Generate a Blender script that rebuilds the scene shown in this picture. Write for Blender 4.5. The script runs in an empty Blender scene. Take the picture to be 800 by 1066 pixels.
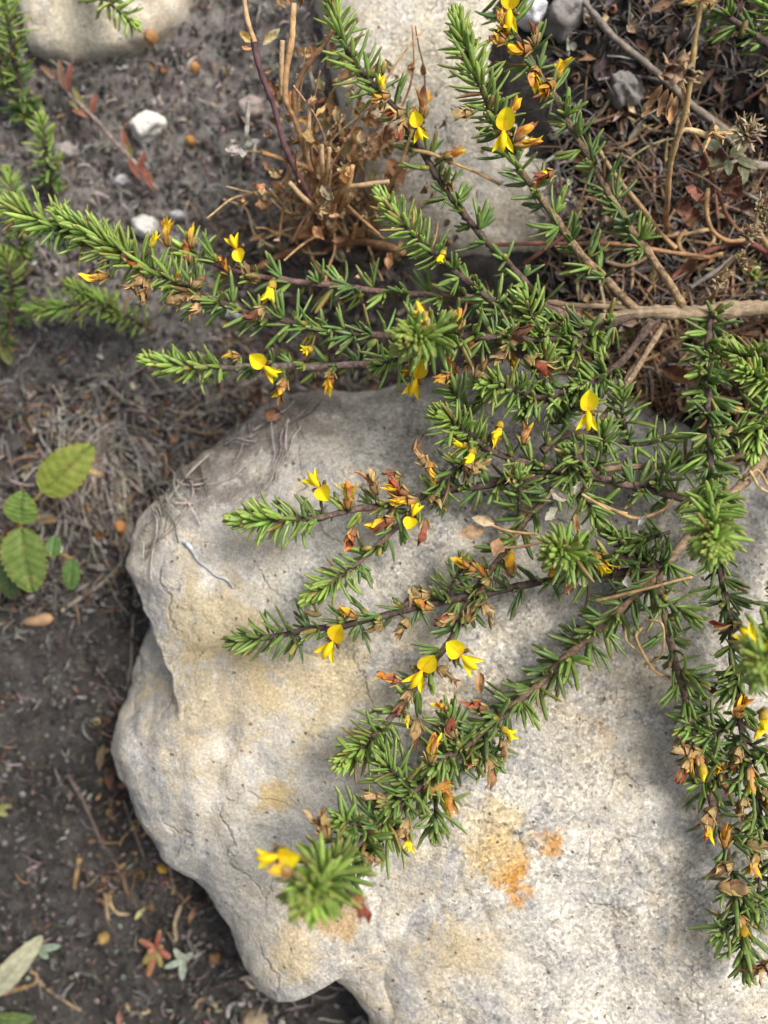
import bpy, bmesh, math, random
from mathutils import Vector, noise, Matrix
from mathutils.bvhtree import BVHTree
random.seed(7)
R = math.radians
sc = bpy.context.scene
C = sc.collection

# ------------------------------------------------------------------ scale: 1 unit = 10 cm
CAM_H, FOC = 3.1, 2.6
def P(px, py, z):
    s = (CAM_H - z) / FOC
    return Vector(((px - 400) / 400 * s, (533 - py) / 400 * s, z))
def U(px): return px / 400.0
def V3(x, y, z): return Vector((x, y, z))
def fbm(x, y, z=0.0, o=4): return noise.fractal(Vector((x, y, z)), 1.0, 2.0, o)
def smooth(a, b, x):
    t = max(0.0, min(1.0, (x - a) / (b - a))); return t * t * (3 - 2 * t)
def lerp(a, b, t): return a + (b - a) * t
def mixc(a, b, t): return tuple(lerp(a[i], b[i], t) for i in range(3))
def jit(c, s=0.15):
    k = 1 + random.uniform(-s, s)
    return tuple(max(0.0, v * k * (1 + random.uniform(-s, s) * .4)) for v in c)
def rnd(a, b): return random.uniform(a, b)

# ------------------------------------------------------------------ mesh builder
class MB:
    def __init__(s): s.v = []; s.f = []; s.c = []
    def vert(s, p, c): s.v.append((p[0], p[1], p[2])); s.c.append((c[0], c[1], c[2], 1.0)); return len(s.v) - 1
    def grid(s, rows, close_u=False):
        # rows: list of lists of (pos, col)
        ids = [[s.vert(p, c) for p, c in r] for r in rows]
        n = len(ids[0])
        for i in range(len(ids) - 1):
            for j in range(n if close_u else n - 1):
                k = (j + 1) % n
                s.f.append((ids[i][j], ids[i][k], ids[i + 1][k], ids[i + 1][j]))
        return ids
    def tube(s, pts, rad, cols, sides=6, flat=1.0, cap=True, upref=None):
        n = len(pts)
        if upref is None: upref = Vector((0.13, 0.21, 1.0))
        rows = []
        for i in range(n):
            a = pts[max(0, i - 1)]; b = pts[min(n - 1, i + 1)]
            t = (b - a)
            if t.length < 1e-9: t = Vector((1, 0, 0))
            t.normalize()
            x = t.cross(upref)
            if x.length < 1e-3: x = t.cross(Vector((1, 0, 0)))
            x.normalize(); y = x.cross(t)
            r = rad[i]
            rows.append([(pts[i] + x * (math.cos(2 * math.pi * k / sides) * r) + y * (math.sin(2 * math.pi * k / sides) * r * flat), cols[i]) for k in range(sides)])
        ids = s.grid(rows, True)
        if cap:
            for ring, i in ((ids[0], 0), (ids[-1], n - 1)):
                c = s.vert(pts[i], cols[i])
                for k in range(sides):
                    s.f.append((ring[k], ring[(k + 1) % sides], c))
    def build(s, name, mat, parent=None, origin=None, smooth_=True, recalc=True):
        o0 = origin if origin is not None else Vector((0, 0, 0))
        me = bpy.data.meshes.new(name)
        me.from_pydata([(a[0] - o0[0], a[1] - o0[1], a[2] - o0[2]) for a in s.v], [], s.f)
        if recalc:
            bm = bmesh.new(); bm.from_mesh(me); bmesh.ops.recalc_face_normals(bm, faces=bm.faces); bm.to_mesh(me); bm.free()
        at = me.attributes.new('Col', 'FLOAT_COLOR', 'POINT')
        at.data.foreach_set('color', [x for c in s.c for x in c])
        if smooth_: me.polygons.foreach_set('use_smooth', [True] * len(me.polygons))
        me.materials.append(mat); me.update()
        o = bpy.data.objects.new(name, me); C.objects.link(o)
        if parent is not None: o.parent = parent
        else: o.location = o0
        return o

def tag(o, label=None, cat=None, group=None, kind=None):
    if label: o['label'] = label
    if cat: o['category'] = cat
    if not group: group = {'rock': 'limestone rocks', 'pebble': 'pebbles on the soil', 'husk': 'seed husks on the soil', 'twig': 'loose twigs and dry stalks', 'root': 'pale roots left of the big rock', 'leaf': 'fallen leaves', 'seed head': 'dry seed heads', 'dead plant': 'dead herbs', 'seedling': 'small seedlings', 'sprout': 'small sprouts at the left edge', 'clod': 'grey soil clods'}.get(cat) or ('small sprigs around the big shrub' if o.name.startswith('young_shrub') else None)
    if group: o['group'] = group
    if kind: o['kind'] = kind
    return o
def thing(name, label, cat, loc, group=None):
    o = bpy.data.objects.new(name, None); C.objects.link(o)
    o.location = loc; o.empty_display_size = 0.02
    return tag(o, label, cat, group)

# ------------------------------------------------------------------ materials
def new_mat(name):
    m = bpy.data.materials.new(name); m.use_nodes = True
    nt = m.node_tree; b = nt.nodes['Principled BSDF']
    return m, nt, b
def N(nt, t, **kw):
    n = nt.nodes.new(t)
    for k, v in kw.items():
        if k in n.inputs: n.inputs[k].default_value = v
        else: setattr(n, k, v)
    return n
def mixrgb(nt, fac, a, b, mode='MIX'):
    n = nt.nodes.new('ShaderNodeMix'); n.data_type = 'RGBA'; n.blend_type = mode
    for sock, v in ((n.inputs[0], fac), (n.inputs[6], a), (n.inputs[7], b)):
        if hasattr(v, 'is_output'): nt.links.new(v, sock)
        elif isinstance(v, (tuple, list)): sock.default_value = (v[0], v[1], v[2], 1)
        else: sock.default_value = v
    return n.outputs[2]
def ramp(nt, src, stops):
    n = nt.nodes.new('ShaderNodeValToRGB'); cr = n.color_ramp
    while len(cr.elements) < len(stops): cr.elements.new(0.5)
    for e, (p, c) in zip(cr.elements, stops):
        e.position = p; e.color = (c, c, c, 1) if not isinstance(c, tuple) else (c[0], c[1], c[2], 1)
    nt.links.new(src, n.inputs[0]); return n.outputs[0]
def noise_n(nt, scale, detail=4.0, rough=0.6, vec=None, dist=0.0):
    n = N(nt, 'ShaderNodeTexNoise'); n.inputs['Scale'].default_value = scale
    n.inputs['Detail'].default_value = detail; n.inputs['Roughness'].default_value = rough
    n.inputs['Distortion'].default_value = dist
    if vec is not None: nt.links.new(vec, n.inputs['Vector'])
    return n.outputs['Fac']
def math_n(nt, op, a, b=0.0):
    n = N(nt, 'ShaderNodeMath', operation=op)
    for i, v in enumerate((a, b)):
        if hasattr(v, 'is_output'): nt.links.new(v, n.inputs[i])
        else: n.inputs[i].default_value = v
    return n.outputs[0]
def geo_pos(nt): return N(nt, 'ShaderNodeNewGeometry').outputs['Position']
def bump(nt, h, strength, dist, prev=None):
    n = N(nt, 'ShaderNodeBump'); n.inputs['Strength'].default_value = strength; n.inputs['Distance'].default_value = dist
    nt.links.new(h, n.inputs['Height'])
    if prev is not None: nt.links.new(prev, n.inputs['Normal'])
    return n.outputs[0]

def plant_mat(name, rough=0.5, var=0.25, nscale=60, bstr=0.3, bdist=0.002, trans=0.0, spec=0.5, sheen=0.0):
    m, nt, b = new_mat(name)
    at = N(nt, 'ShaderNodeAttribute', attribute_name='Col')
    p = geo_pos(nt)
    n1 = noise_n(nt, nscale, 3, .6, p)
    f = ramp(nt, n1, [(0.3, 1 - var), (0.7, 1 + var)])
    col = mixrgb(nt, 1.0, at.outputs['Color'], f, 'MULTIPLY')
    nt.links.new(col, b.inputs['Base Color'])
    b.inputs['Roughness'].default_value = rough
    b.inputs['Specular IOR Level'].default_value = spec
    if bstr: nt.links.new(bump(nt, noise_n(nt, nscale * 2.5, 3, .6, p), bstr, bdist), b.inputs['Normal'])
    if trans:
        tr = N(nt, 'ShaderNodeBsdfTranslucent'); nt.links.new(col, tr.inputs['Color'])
        ms = N(nt, 'ShaderNodeMixShader'); ms.inputs[0].default_value = trans
        nt.links.new(b.outputs[0], ms.inputs[1]); nt.links.new(tr.outputs[0], ms.inputs[2])
        out = [n for n in nt.nodes if n.type == 'OUTPUT_MATERIAL'][0]
        nt.links.new(ms.outputs[0], out.inputs['Surface'])
    return m
M_LEAF = plant_mat('needle_leaf', rough=0.36, var=0.25, nscale=45, bstr=0.25, bdist=0.001, trans=0.22, spec=0.45)
M_BROAD = plant_mat('broad_leaf', rough=0.5, var=0.15, nscale=50, bstr=0.4, bdist=0.002, trans=0.2, spec=0.4)
M_STEM = plant_mat('stem_bark', rough=0.75, var=0.6, nscale=80, bstr=1.0, bdist=0.006, spec=0.3)
M_PETAL = plant_mat('petal', rough=0.5, var=0.1, nscale=60, bstr=0.25, bdist=0.001, trans=0.25, spec=0.3)
M_WILT = plant_mat('withered_petal', rough=0.6, var=0.3, nscale=90, bstr=0.5, bdist=0.002, trans=0.15, spec=0.35)
M_DRY = plant_mat('dry_leaf', rough=0.75, var=0.35, nscale=50, bstr=0.7, bdist=0.004, trans=0.1, spec=0.25)
M_LITTER = plant_mat('litter', rough=0.85, var=0.4, nscale=60, bstr=0.6, bdist=0.004, spec=0.2)
M_PEBBLE = plant_mat('pebble', rough=0.85, var=0.2, nscale=30, bstr=0.8, bdist=0.006, spec=0.3)

def wood_mat():
    m, nt, b = new_mat('fibrous_wood')
    at = N(nt, 'ShaderNodeAttribute', attribute_name='Col'); p = geo_pos(nt)
    vm = N(nt, 'ShaderNodeVectorMath', operation='MULTIPLY'); nt.links.new(p, vm.inputs[0]); vm.inputs[1].default_value = (9, 95, 95)
    f = noise_n(nt, 1.0, 5, .7, vm.outputs[0], .4)
    col = mixrgb(nt, 1.0, at.outputs['Color'], ramp(nt, f, [(.3, .45), (.5, 1.0), (.72, 1.5)]), 'MULTIPLY')
    col = mixrgb(nt, 1.0, col, ramp(nt, noise_n(nt, 25, 4, .6, p), [(.3, .65), (.7, 1.25)]), 'MULTIPLY')
    nt.links.new(col, b.inputs['Base Color']); b.inputs['Roughness'].default_value = .8
    nt.links.new(bump(nt, f, 1.0, .008), b.inputs['Normal'])
    return m
M_WOOD = wood_mat()
def soil_mat():
    m, nt, b = new_mat('soil')
    p = geo_pos(nt)
    at = N(nt, 'ShaderNodeAttribute', attribute_name='Col')
    fine = noise_n(nt, 110, 6, .75, p)
    mid = noise_n(nt, 14, 6, .65, p, .4)
    col = mixrgb(nt, ramp(nt, mid, [(.3, 0.0), (.7, 1.0)]), (.066, .059, .055), (.20, .186, .174))
    col = mixrgb(nt, ramp(nt, noise_n(nt, 30, 5, .7, p, 1.0), [(.55, 0.0), (.75, .6)]), col, (.13, .09, .06))
    col = mixrgb(nt, 1.0, col, ramp(nt, fine, [(.25, .35), (.75, 1.75)]), 'MULTIPLY')
    vor = N(nt, 'ShaderNodeTexVoronoi'); vor.inputs['Scale'].default_value = 75; nt.links.new(p, vor.inputs['Vector'])
    sp = ramp(nt, vor.outputs['Distance'], [(.0, 1.0), (.17, 0.0)])
    vc = N(nt, 'ShaderNodeSeparateColor'); nt.links.new(vor.outputs['Color'], vc.inputs[0])
    sp = math_n(nt, 'MULTIPLY', sp, math_n(nt, 'GREATER_THAN', vc.outputs[0], .8))
    col = mixrgb(nt, sp, col, (.30, .27, .23))
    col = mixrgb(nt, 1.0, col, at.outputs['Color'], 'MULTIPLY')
    nt.links.new(col, b.inputs['Base Color']); b.inputs['Roughness'].default_value = 0.95
    b.inputs['Specular IOR Level'].default_value = 0.15
    n = bump(nt, noise_n(nt, 22, 6, .7, p), 0.9, 0.03)
    n = bump(nt, fine, 0.9, 0.012, n)
    nt.links.new(n, b.inputs['Normal'])
    return m
M_SOIL = soil_mat()

def rock_mat(name, warm, grey_at=None, patches=(), gk=.85):
    m, nt, b = new_mat(name)
    p = geo_pos(nt)
    big = noise_n(nt, 2.6, 6, .6, p, .6)
    mid = noise_n(nt, 9, 7, .7, p, .8)
    col = mixrgb(nt, ramp(nt, mid, [(.33, 0.0), (.68, 1.0)]), (.43, .385, .31), (.76, .715, .63))
    tan = math_n(nt, 'MULTIPLY', ramp(nt, big, [(.42, 0.0), (.62, 1.0)]), ramp(nt, noise_n(nt, 13, 6, .75, p, .5), [(.35, 0.0), (.65, 1.0)]))
    col = mixrgb(nt, math_n(nt, 'MULTIPLY', tan, warm), col, (.61, .48, .29))
    gry = ramp(nt, noise_n(nt, 4.5, 7, .7, Vec_off(nt, p, (7, 3, 1)), 1.2), [(.46, 0.0), (.60, .95)])
    col = mixrgb(nt, math_n(nt, 'MULTIPLY', gry, gk), col, mixrgb(nt, ramp(nt, noise_n(nt, 22, 6, .75, p, .4), [(.35, 0.), (.65, 1.)]), (.25, .24, .23), (.50, .485, .46)))
    if grey_at:  # greyer upper stone: partly its own colour, partly shade painted into it
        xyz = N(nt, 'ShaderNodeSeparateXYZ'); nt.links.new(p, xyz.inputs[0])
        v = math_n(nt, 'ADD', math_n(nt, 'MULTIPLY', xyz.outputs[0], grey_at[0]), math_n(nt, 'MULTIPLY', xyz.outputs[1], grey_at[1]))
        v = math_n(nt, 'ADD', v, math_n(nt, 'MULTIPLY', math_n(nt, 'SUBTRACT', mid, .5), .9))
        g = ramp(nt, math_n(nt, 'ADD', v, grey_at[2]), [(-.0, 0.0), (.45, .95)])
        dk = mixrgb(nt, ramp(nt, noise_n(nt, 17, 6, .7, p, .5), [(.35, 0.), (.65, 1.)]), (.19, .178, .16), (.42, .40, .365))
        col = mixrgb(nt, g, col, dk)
    stain = math_n(nt, 'ADD', math_n(nt, 'MULTIPLY', math_n(nt, 'SUBTRACT', noise_n(nt, 16, 10, .85, p, 1.2), .5), 3.4), math_n(nt, 'MULTIPLY', math_n(nt, 'SUBTRACT', noise_n(nt, 5.5, 3, .6, p, .8), .5), 3.4))
    for (c, rad, colr, amt) in patches:
        vm = N(nt, 'ShaderNodeVectorMath', operation='DISTANCE'); nt.links.new(p, vm.inputs[0]); vm.inputs[1].default_value = c
        d = math_n(nt, 'DIVIDE', vm.outputs['Value'], rad)
        d = math_n(nt, 'ADD', d, stain)
        col = mixrgb(nt, ramp(nt, d, [(.45, min(1, amt * 1.25)), (1.15, 0.0)]), col, colr)
    grain = noise_n(nt, 130, 3, .8, p)
    col = mixrgb(nt, 1.0, col, ramp(nt, grain, [(.30, .68), (.5, 1.0), (.70, 1.3)]), 'MULTIPLY')
    vor = N(nt, 'ShaderNodeTexVoronoi'); vor.inputs['Scale'].default_value = 48; nt.links.new(p, vor.inputs['Vector'])
    vc = N(nt, 'ShaderNodeSeparateColor'); nt.links.new(vor.outputs['Color'], vc.inputs[0])
    # irregular grains of light and dark sand, stronger where a broad mask allows
    sandy = ramp(nt, noise_n(nt, 3.1, 4, .6, Vec_off(nt, p, (2, 9, 4)), .5), [(.36, .3), (.55, 1.0)])
    xs = N(nt, 'ShaderNodeSeparateXYZ'); nt.links.new(p, xs.inputs[0])
    sandy = math_n(nt, 'MULTIPLY', sandy, ramp(nt, math_n(nt, 'ADD', math_n(nt, 'MULTIPLY', xs.outputs[0], .8), .45), [(.15, .25), (.6, 1.0)]))
    cell = N(nt, 'ShaderNodeTexVoronoi'); cell.inputs['Scale'].default_value = 120; nt.links.new(p, cell.inputs['Vector'])
    cs = N(nt, 'ShaderNodeSeparateColor'); nt.links.new(cell.outputs['Color'], cs.inputs[0])
    col = mixrgb(nt, math_n(nt, 'MULTIPLY', sandy, .8), col, mixrgb(nt, 1.0, col, ramp(nt, cs.outputs[0], [(.0, .42), (.3, .88), (.7, 1.05), (1., 1.5)]), 'MULTIPLY'))
    # thin broken cracks with dirt in them
    dv = N(nt, 'ShaderNodeVectorMath', operation='MULTIPLY_ADD'); nn = N(nt, 'ShaderNodeTexNoise'); nn.inputs['Scale'].default_value = 5; nn.inputs['Detail'].default_value = 6
    nt.links.new(p, nn.inputs['Vector']); nt.links.new(nn.outputs['Color'], dv.inputs[0]); dv.inputs[1].default_value = (.35, .35, .35); nt.links.new(p, dv.inputs[2])
    ck = N(nt, 'ShaderNodeTexVoronoi', feature='DISTANCE_TO_EDGE'); ck.inputs['Scale'].default_value = 2.3; nt.links.new(dv.outputs[0], ck.inputs['Vector'])
    crack = math_n(nt, 'MULTIPLY', ramp(nt, ck.outputs['Distance'], [(.0, 1.0), (.018, 0.0)]), ramp(nt, noise_n(nt, 4, 3, .6, Vec_off(nt, p, (1, 5, 3))), [(.46, 0.0), (.62, 1.0)]))
    col = mixrgb(nt, math_n(nt, 'MULTIPLY', crack, .28), col, (.22, .17, .11))
    pit = math_n(nt, 'MULTIPLY', ramp(nt, vor.outputs['Distance'], [(.1, 1.0), (.28, 0.0)]), math_n(nt, 'GREATER_THAN', vc.outputs[0], .95))
    col = mixrgb(nt, math_n(nt, 'MULTIPLY', pit, .5), col, (.10, .085, .065))
    nt.links.new(col, b.inputs['Base Color']); b.inputs['Roughness'].default_value = 0.9
    b.inputs['Specular IOR Level'].default_value = 0.2
    n = bump(nt, noise_n(nt, 7, 8, .62, p, .5), 0.55, 0.035)
    n = bump(nt, noise_n(nt, 40, 6, .7, p), 0.8, 0.010, n)
    n = bump(nt, grain, 0.7, 0.004, n)
    n = bump(nt, math_n(nt, 'SUBTRACT', 1.0, crack), 0.6, 0.012, n)
    n = bump(nt, math_n(nt, 'SUBTRACT', 1.0, pit), 0.8, 0.010, n)
    nt.links.new(n, b.inputs['Normal'])
    return m
def Vec_off(nt, p, o):
    vm = N(nt, 'ShaderNodeVectorMath', operation='ADD'); nt.links.new(p, vm.inputs[0]); vm.inputs[1].default_value = o
    return vm.outputs[0]

# ------------------------------------------------------------------ ground
def ground_h(x, y):
    z = 0.05 * fbm(x * 2.1, y * 2.1, 3.3, 5) + 0.022 * fbm(x * 9, y * 9, 1.7, 4)
    z += 0.26 * smooth(0.25, 1.1, x + 0.55 * y) * smooth(-.5, .3, y)
    z += 0.010 * fbm(x * 30, y * 30, 9.7, 3)
    d = math.hypot((x + .30) / .55, (y - .42) / .30)          # hollow under the left branches
    z -= 0.10 * (1 - smooth(0.2, 1.2, d))
    return z
mb = MB()
GX, GY, st = 2.2, 2.6, 0.0125
nx, ny = int(2 * GX / st), int(2 * GY / st)
rows = []
for j in range(ny + 1):
    r = []
    for i in range(nx + 1):
        x, y = -GX + i * st, -GY + j * st
        h = ground_h(x, y)
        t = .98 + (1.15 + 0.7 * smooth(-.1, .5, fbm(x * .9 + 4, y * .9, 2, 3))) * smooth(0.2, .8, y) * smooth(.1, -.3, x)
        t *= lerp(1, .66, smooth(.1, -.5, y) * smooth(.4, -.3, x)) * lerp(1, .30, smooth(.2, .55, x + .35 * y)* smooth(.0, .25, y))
        g = max(0.3, min(2.0, t + 5 * h * (1 - smooth(0.0, .2, h))))  # hollows darkened by height, their shade painted into the soil colour
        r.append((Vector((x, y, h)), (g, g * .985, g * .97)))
    rows.append(r)
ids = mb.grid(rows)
# coarse skirt reaching the horizon
ring = [ids[0][i] for i in range(nx + 1)] + [ids[j][nx] for j in range(1, ny + 1)] + [ids[ny][i] for i in range(nx - 1, -1, -1)] + [ids[j][0] for j in range(ny - 1, 0, -1)]
prev = ring
for k in (1.3, 2, 4, 10, 40, 150):
    cur = []
    for q in ring:
        v = mb.v[q]; x, y = v[0] * k, v[1] * k
        cur.append(mb.vert((x, y, v[2] * max(0, 1.4 - k * .2) + .06 * k * .3 * fbm(x * .4, y * .4)), (1, 1, 1)))
    n = len(ring)
    for i in range(n):
        mb.f.append((prev[i], cur[i], cur[(i + 1) % n], prev[(i + 1) % n]))
    prev = cur
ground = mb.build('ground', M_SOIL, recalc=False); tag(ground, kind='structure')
BV = []
BV.append(BVHTree.FromPolygons([Vector(v) for v in mb.v], mb.f))

# ------------------------------------------------------------------ rocks
def catmull(pts, n, closed=False):
    m = len(pts); out = []
    seg = m if closed else m - 1
    for i in range(seg):
        if closed: a, b, c, d = (pts[(i + k) % m] for k in (-1, 0, 1, 2))
        else: a, b, c, d = pts[max(0, i - 1)], pts[i], pts[i + 1], pts[min(m - 1, i + 2)]
        for k in range(n):
            t = k / n
            out.append(tuple(0.5 * ((2 * b[q]) + (-a[q] + c[q]) * t + (2 * a[q] - 5 * b[q] + 4 * c[q] - d[q]) * t * t + (-a[q] + 3 * b[q] - 3 * c[q] + d[q]) * t ** 3) for q in range(len(b))))
    if not closed: out.append(tuple(pts[-1]))
    return out
def make_rock(name, outline, centre, zb, H, e, mat, label, seed, rings=120, nsub=30, amp=0.05, extra=None, outz=0.12):
    ol = [P(x, y, outz) for x, y in outline]
    ol = catmull([(p.x, p.y) for p in ol], nsub, True)
    c = P(centre[0], centre[1], outz)
    rows = []
    mb = MB()
    for i in range(1, rings + 1):
        ph = R(104) * i / rings
        rr = abs(math.sin(ph)) ** e
        cz = math.cos(ph)
        zz = math.copysign(abs(cz) ** e, cz)
        r = []
        for (ox, oy) in ol:
            jx = 1 + 0.006 * fbm(ox * 5, oy * 5, seed, 4) + .006 * fbm(ox * 17, oy * 17, seed, 4)
            x = c.x + (ox - c.x) * rr * jx; y = c.y + (oy - c.y) * rr * jx
            z = zb + H * zz
            d = amp * fbm(x * 2.3, y * 2.3, z * 2.3 + seed, 3) + amp * lerp(.34, .14, smooth(.2, .95, zz)) * fbm(x * 8, y * 8, z * 8 + seed, 4) + amp * .07 * fbm(x * 26, y * 26, z * 26 + seed, 3)
            vd = noise.voronoi(Vector((x * 5 + .25 * fbm(x * 6, y * 6, 1, 2), y * 5, z * 6 + seed)))[0]
            d += amp * .95 * (min(.5, vd[1] - vd[0]) - .22) * (1 - smooth(.45, .95, zz))
            rg = 1 - abs(fbm(x * 1.9 + 3, y * 1.9, z + seed, 3)) * 2.2
            d -= amp * .35 * max(0, rg) ** 8
            z += d * smooth(-0.3, .3, zz) 
            kf = lerp(.42, .15, smooth(.3, .95, zz)); x += (ox - c.x) * d * kf; y += (oy - c.y) * d * kf
            if extra: x, y, z = extra(x, y, z, zz)
            r.append((Vector((x, y, z)), (1, 1, 1)))
        rows.append(r)
    ids = mb.grid(rows, True)
    zc = sum(mb.v[k][2] for k in ids[0]) / len(ids[0])
    cc = mb.vert((c.x, c.y, zc), (1, 1, 1))
    n = len(ids[0])
    for j in range(n): mb.f.append((ids[0][(j + 1) % n], ids[0][j], cc))
    BV.append(BVHTree.FromPolygons([Vector(v) for v in mb.v], mb.f))
    o = mb.build(name, mat, None, Vector((c.x, c.y, zb)))
    return tag(o, label, 'rock')

main_outline = [(129, 574), (133, 606), (136, 640), (132, 680), (123, 715), (116, 762), (135, 830), (163, 885), (200, 915), (228, 950), (252, 1005), (270, 1028), (290, 1032), (306, 1020), (318, 1010), (342, 1010), (362, 1026), (380, 1054),
                (398, 1100), (520, 1230), (760, 1330), (1020, 1230), (1090, 960), (1010, 660), (900, 545), (800, 488), (745, 455), (690, 418), (620, 385), (540, 368), (460, 380), (390, 400), (320, 402), (255, 425), (200, 470), (155, 515)]
def main_extra(x, y, z, zz):
    # tilt: falls toward the top of the picture, swells below; groove and notch on the left flank
    if zz > 0:
        z += -.30 * smooth(.55, 1.15, -x * .55 + y * 1.0 + .12 * fbm(x * 3, y * 3, 2)) * smooth(-.2, .1, zz)
        z += zz * (-0.10 * smooth(-.1, .55, y) + 0.03 * smooth(.1, -.9, y))
        gx, gy = P(228, 810, .4).x, P(228, 810, .4).y
        d = abs((x - gx) - 0.20 * (y - gy)) / .035
        z -= .022 * zz * math.exp(-d * d) * (1 - smooth(.1, .28, abs(y - gy)))
        # upper slab breaks off in a step above a low grey ledge on the left flank
        a0, a1 = P(128, 598, .38), P(192, 738, .38); ld = (a1 - a0); ll = ld.length; ld = ld / ll
        t_ = (x - a0.x) * ld.x + (y - a0.y) * ld.y
        k = (x - a0.x) * ld.y - (y - a0.y) * ld.x + .03 * fbm(x * 7, y * 7, 4, 4)
        z -= .15 * smooth(-.004, .030, k) * smooth(-.02, .05, t_) * (1 - smooth(.72 * ll, 1.08 * ll, t_)) 
        # shelf edge running down the middle right
        e0 = P(560, 745, .5); k = (y - e0.y) - 0.28 * (x - e0.x) + .03 * fbm(x * 5, y * 5, 3)
        z -= .022 * smooth(-.02, .035, k) * smooth(.25, .5, x + .1)
        g2 = P(650, 960, .5); k = (x - g2.x) * .83 + (y - g2.y) * .56 + .03 * fbm(x * 4, y * 4, 8)
        z += .012 * smooth(-.05, .05, k)
    return x, y, z
def pat(px, py, r, c, a, z=.43): return ((P(px, py, z).x, P(px, py, z).y, z), U(r), c, a)
OR = (.56, .27, .05)
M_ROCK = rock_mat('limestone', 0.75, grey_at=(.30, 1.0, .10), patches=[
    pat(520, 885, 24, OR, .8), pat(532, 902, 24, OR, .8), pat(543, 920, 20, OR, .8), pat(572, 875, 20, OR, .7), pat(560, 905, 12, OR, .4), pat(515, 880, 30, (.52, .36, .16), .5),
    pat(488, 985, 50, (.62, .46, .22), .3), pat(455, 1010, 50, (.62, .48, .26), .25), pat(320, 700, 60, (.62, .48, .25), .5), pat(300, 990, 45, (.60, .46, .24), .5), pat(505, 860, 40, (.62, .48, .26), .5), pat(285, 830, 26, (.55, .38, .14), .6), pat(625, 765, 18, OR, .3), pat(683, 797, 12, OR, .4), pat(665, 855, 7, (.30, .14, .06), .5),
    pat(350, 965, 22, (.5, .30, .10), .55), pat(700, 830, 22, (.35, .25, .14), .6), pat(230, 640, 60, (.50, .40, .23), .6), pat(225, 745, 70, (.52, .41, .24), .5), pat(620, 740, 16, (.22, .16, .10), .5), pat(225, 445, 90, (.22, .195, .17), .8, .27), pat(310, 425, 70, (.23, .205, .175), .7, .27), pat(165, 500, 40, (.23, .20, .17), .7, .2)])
M_ROCK2 = rock_mat('pale_limestone', 0.75, gk=.35, patches=[((P(470, 70, .25).x, P(470, 70, .25).y, .25), .22, (.60, .54, .42), .8)])
M_ROCK3 = rock_mat('cream_limestone', 1.0, gk=.1, patches=[pat(90, 15, 60, (.70, .62, .46), .7, .12)])
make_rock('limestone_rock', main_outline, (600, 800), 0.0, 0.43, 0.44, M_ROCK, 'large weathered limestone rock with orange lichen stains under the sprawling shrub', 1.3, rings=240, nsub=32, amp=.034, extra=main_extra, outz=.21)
make_rock('limestone_rock', [(328, -60), (335, 30), (352, 95), (366, 150), (372, 205), (400, 245), (470, 262), (540, 268), (590, 275), (622, 240), (612, 190), (596, 120), (572, 50), (556, -60), (450, -130)], (465, 90), 0.0, 0.27, 0.5, M_ROCK2,
          'pale cream rock at the top behind the upright sprigs', 5.1, rings=90, nsub=18, amp=.03, outz=.2)
make_rock('limestone_rock', [(15, -90), (14, 20), (30, 44), (75, 50), (120, 42), (165, 24), (190, -8), (185, -90), (100, -130)], (105, -40), 0.0, 0.13, 0.45, M_ROCK3,
          'cream yellow rock cut off by the top left corner', 8.4, rings=60, nsub=16, amp=.028, outz=.13)

def surf(x, y):
    best = -9
    for b in BV:
        h = b.ray_cast(Vector((x, y, 5)), Vector((0, 0, -1)))
        if h[0] is not None and h[0].z > best: best = h[0].z
    return best
def S(px, py, dz=0.0):
    z = 0.15
    for _ in range(4):
        p = P(px, py, z); z = surf(p.x, p.y) + dz
    p = P(px, py, z); return Vector((p.x, p.y, z))

# ------------------------------------------------------------------ plant pieces
G_OLD = (.108, .168, .064); G_MID = (.195, .292, .072); G_YNG = (.36, .50, .10)
def add_leaf(mb, base, d, up, L, r, bend, c0, c1, sides=5, flat=.62):
    pts = []; rad = []; cols = []
    prof = ((0, .45), (.2, .88), (.5, 1.03), (.82, .88), (.95, .58), (1.0, .2))
    for t, w in prof:
        pts.append(base + d * (L * t) + up * (bend * L * t * t))
        rad.append(r * w); k = t
        c = mixc(c0, c1, k)
        if t > .93: c = mixc(c, (.33, .30, .09), .55)
        cols.append(c)
    mb.tube(pts, rad, cols, sides, flat, True, up)
def ortho(t):
    a = Vector((0, 0, 1)) if abs(t.z) < .9 else Vector((1, 0, 0))
    x = t.cross(a).normalized(); return x, x.cross(t).normalized()

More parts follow.
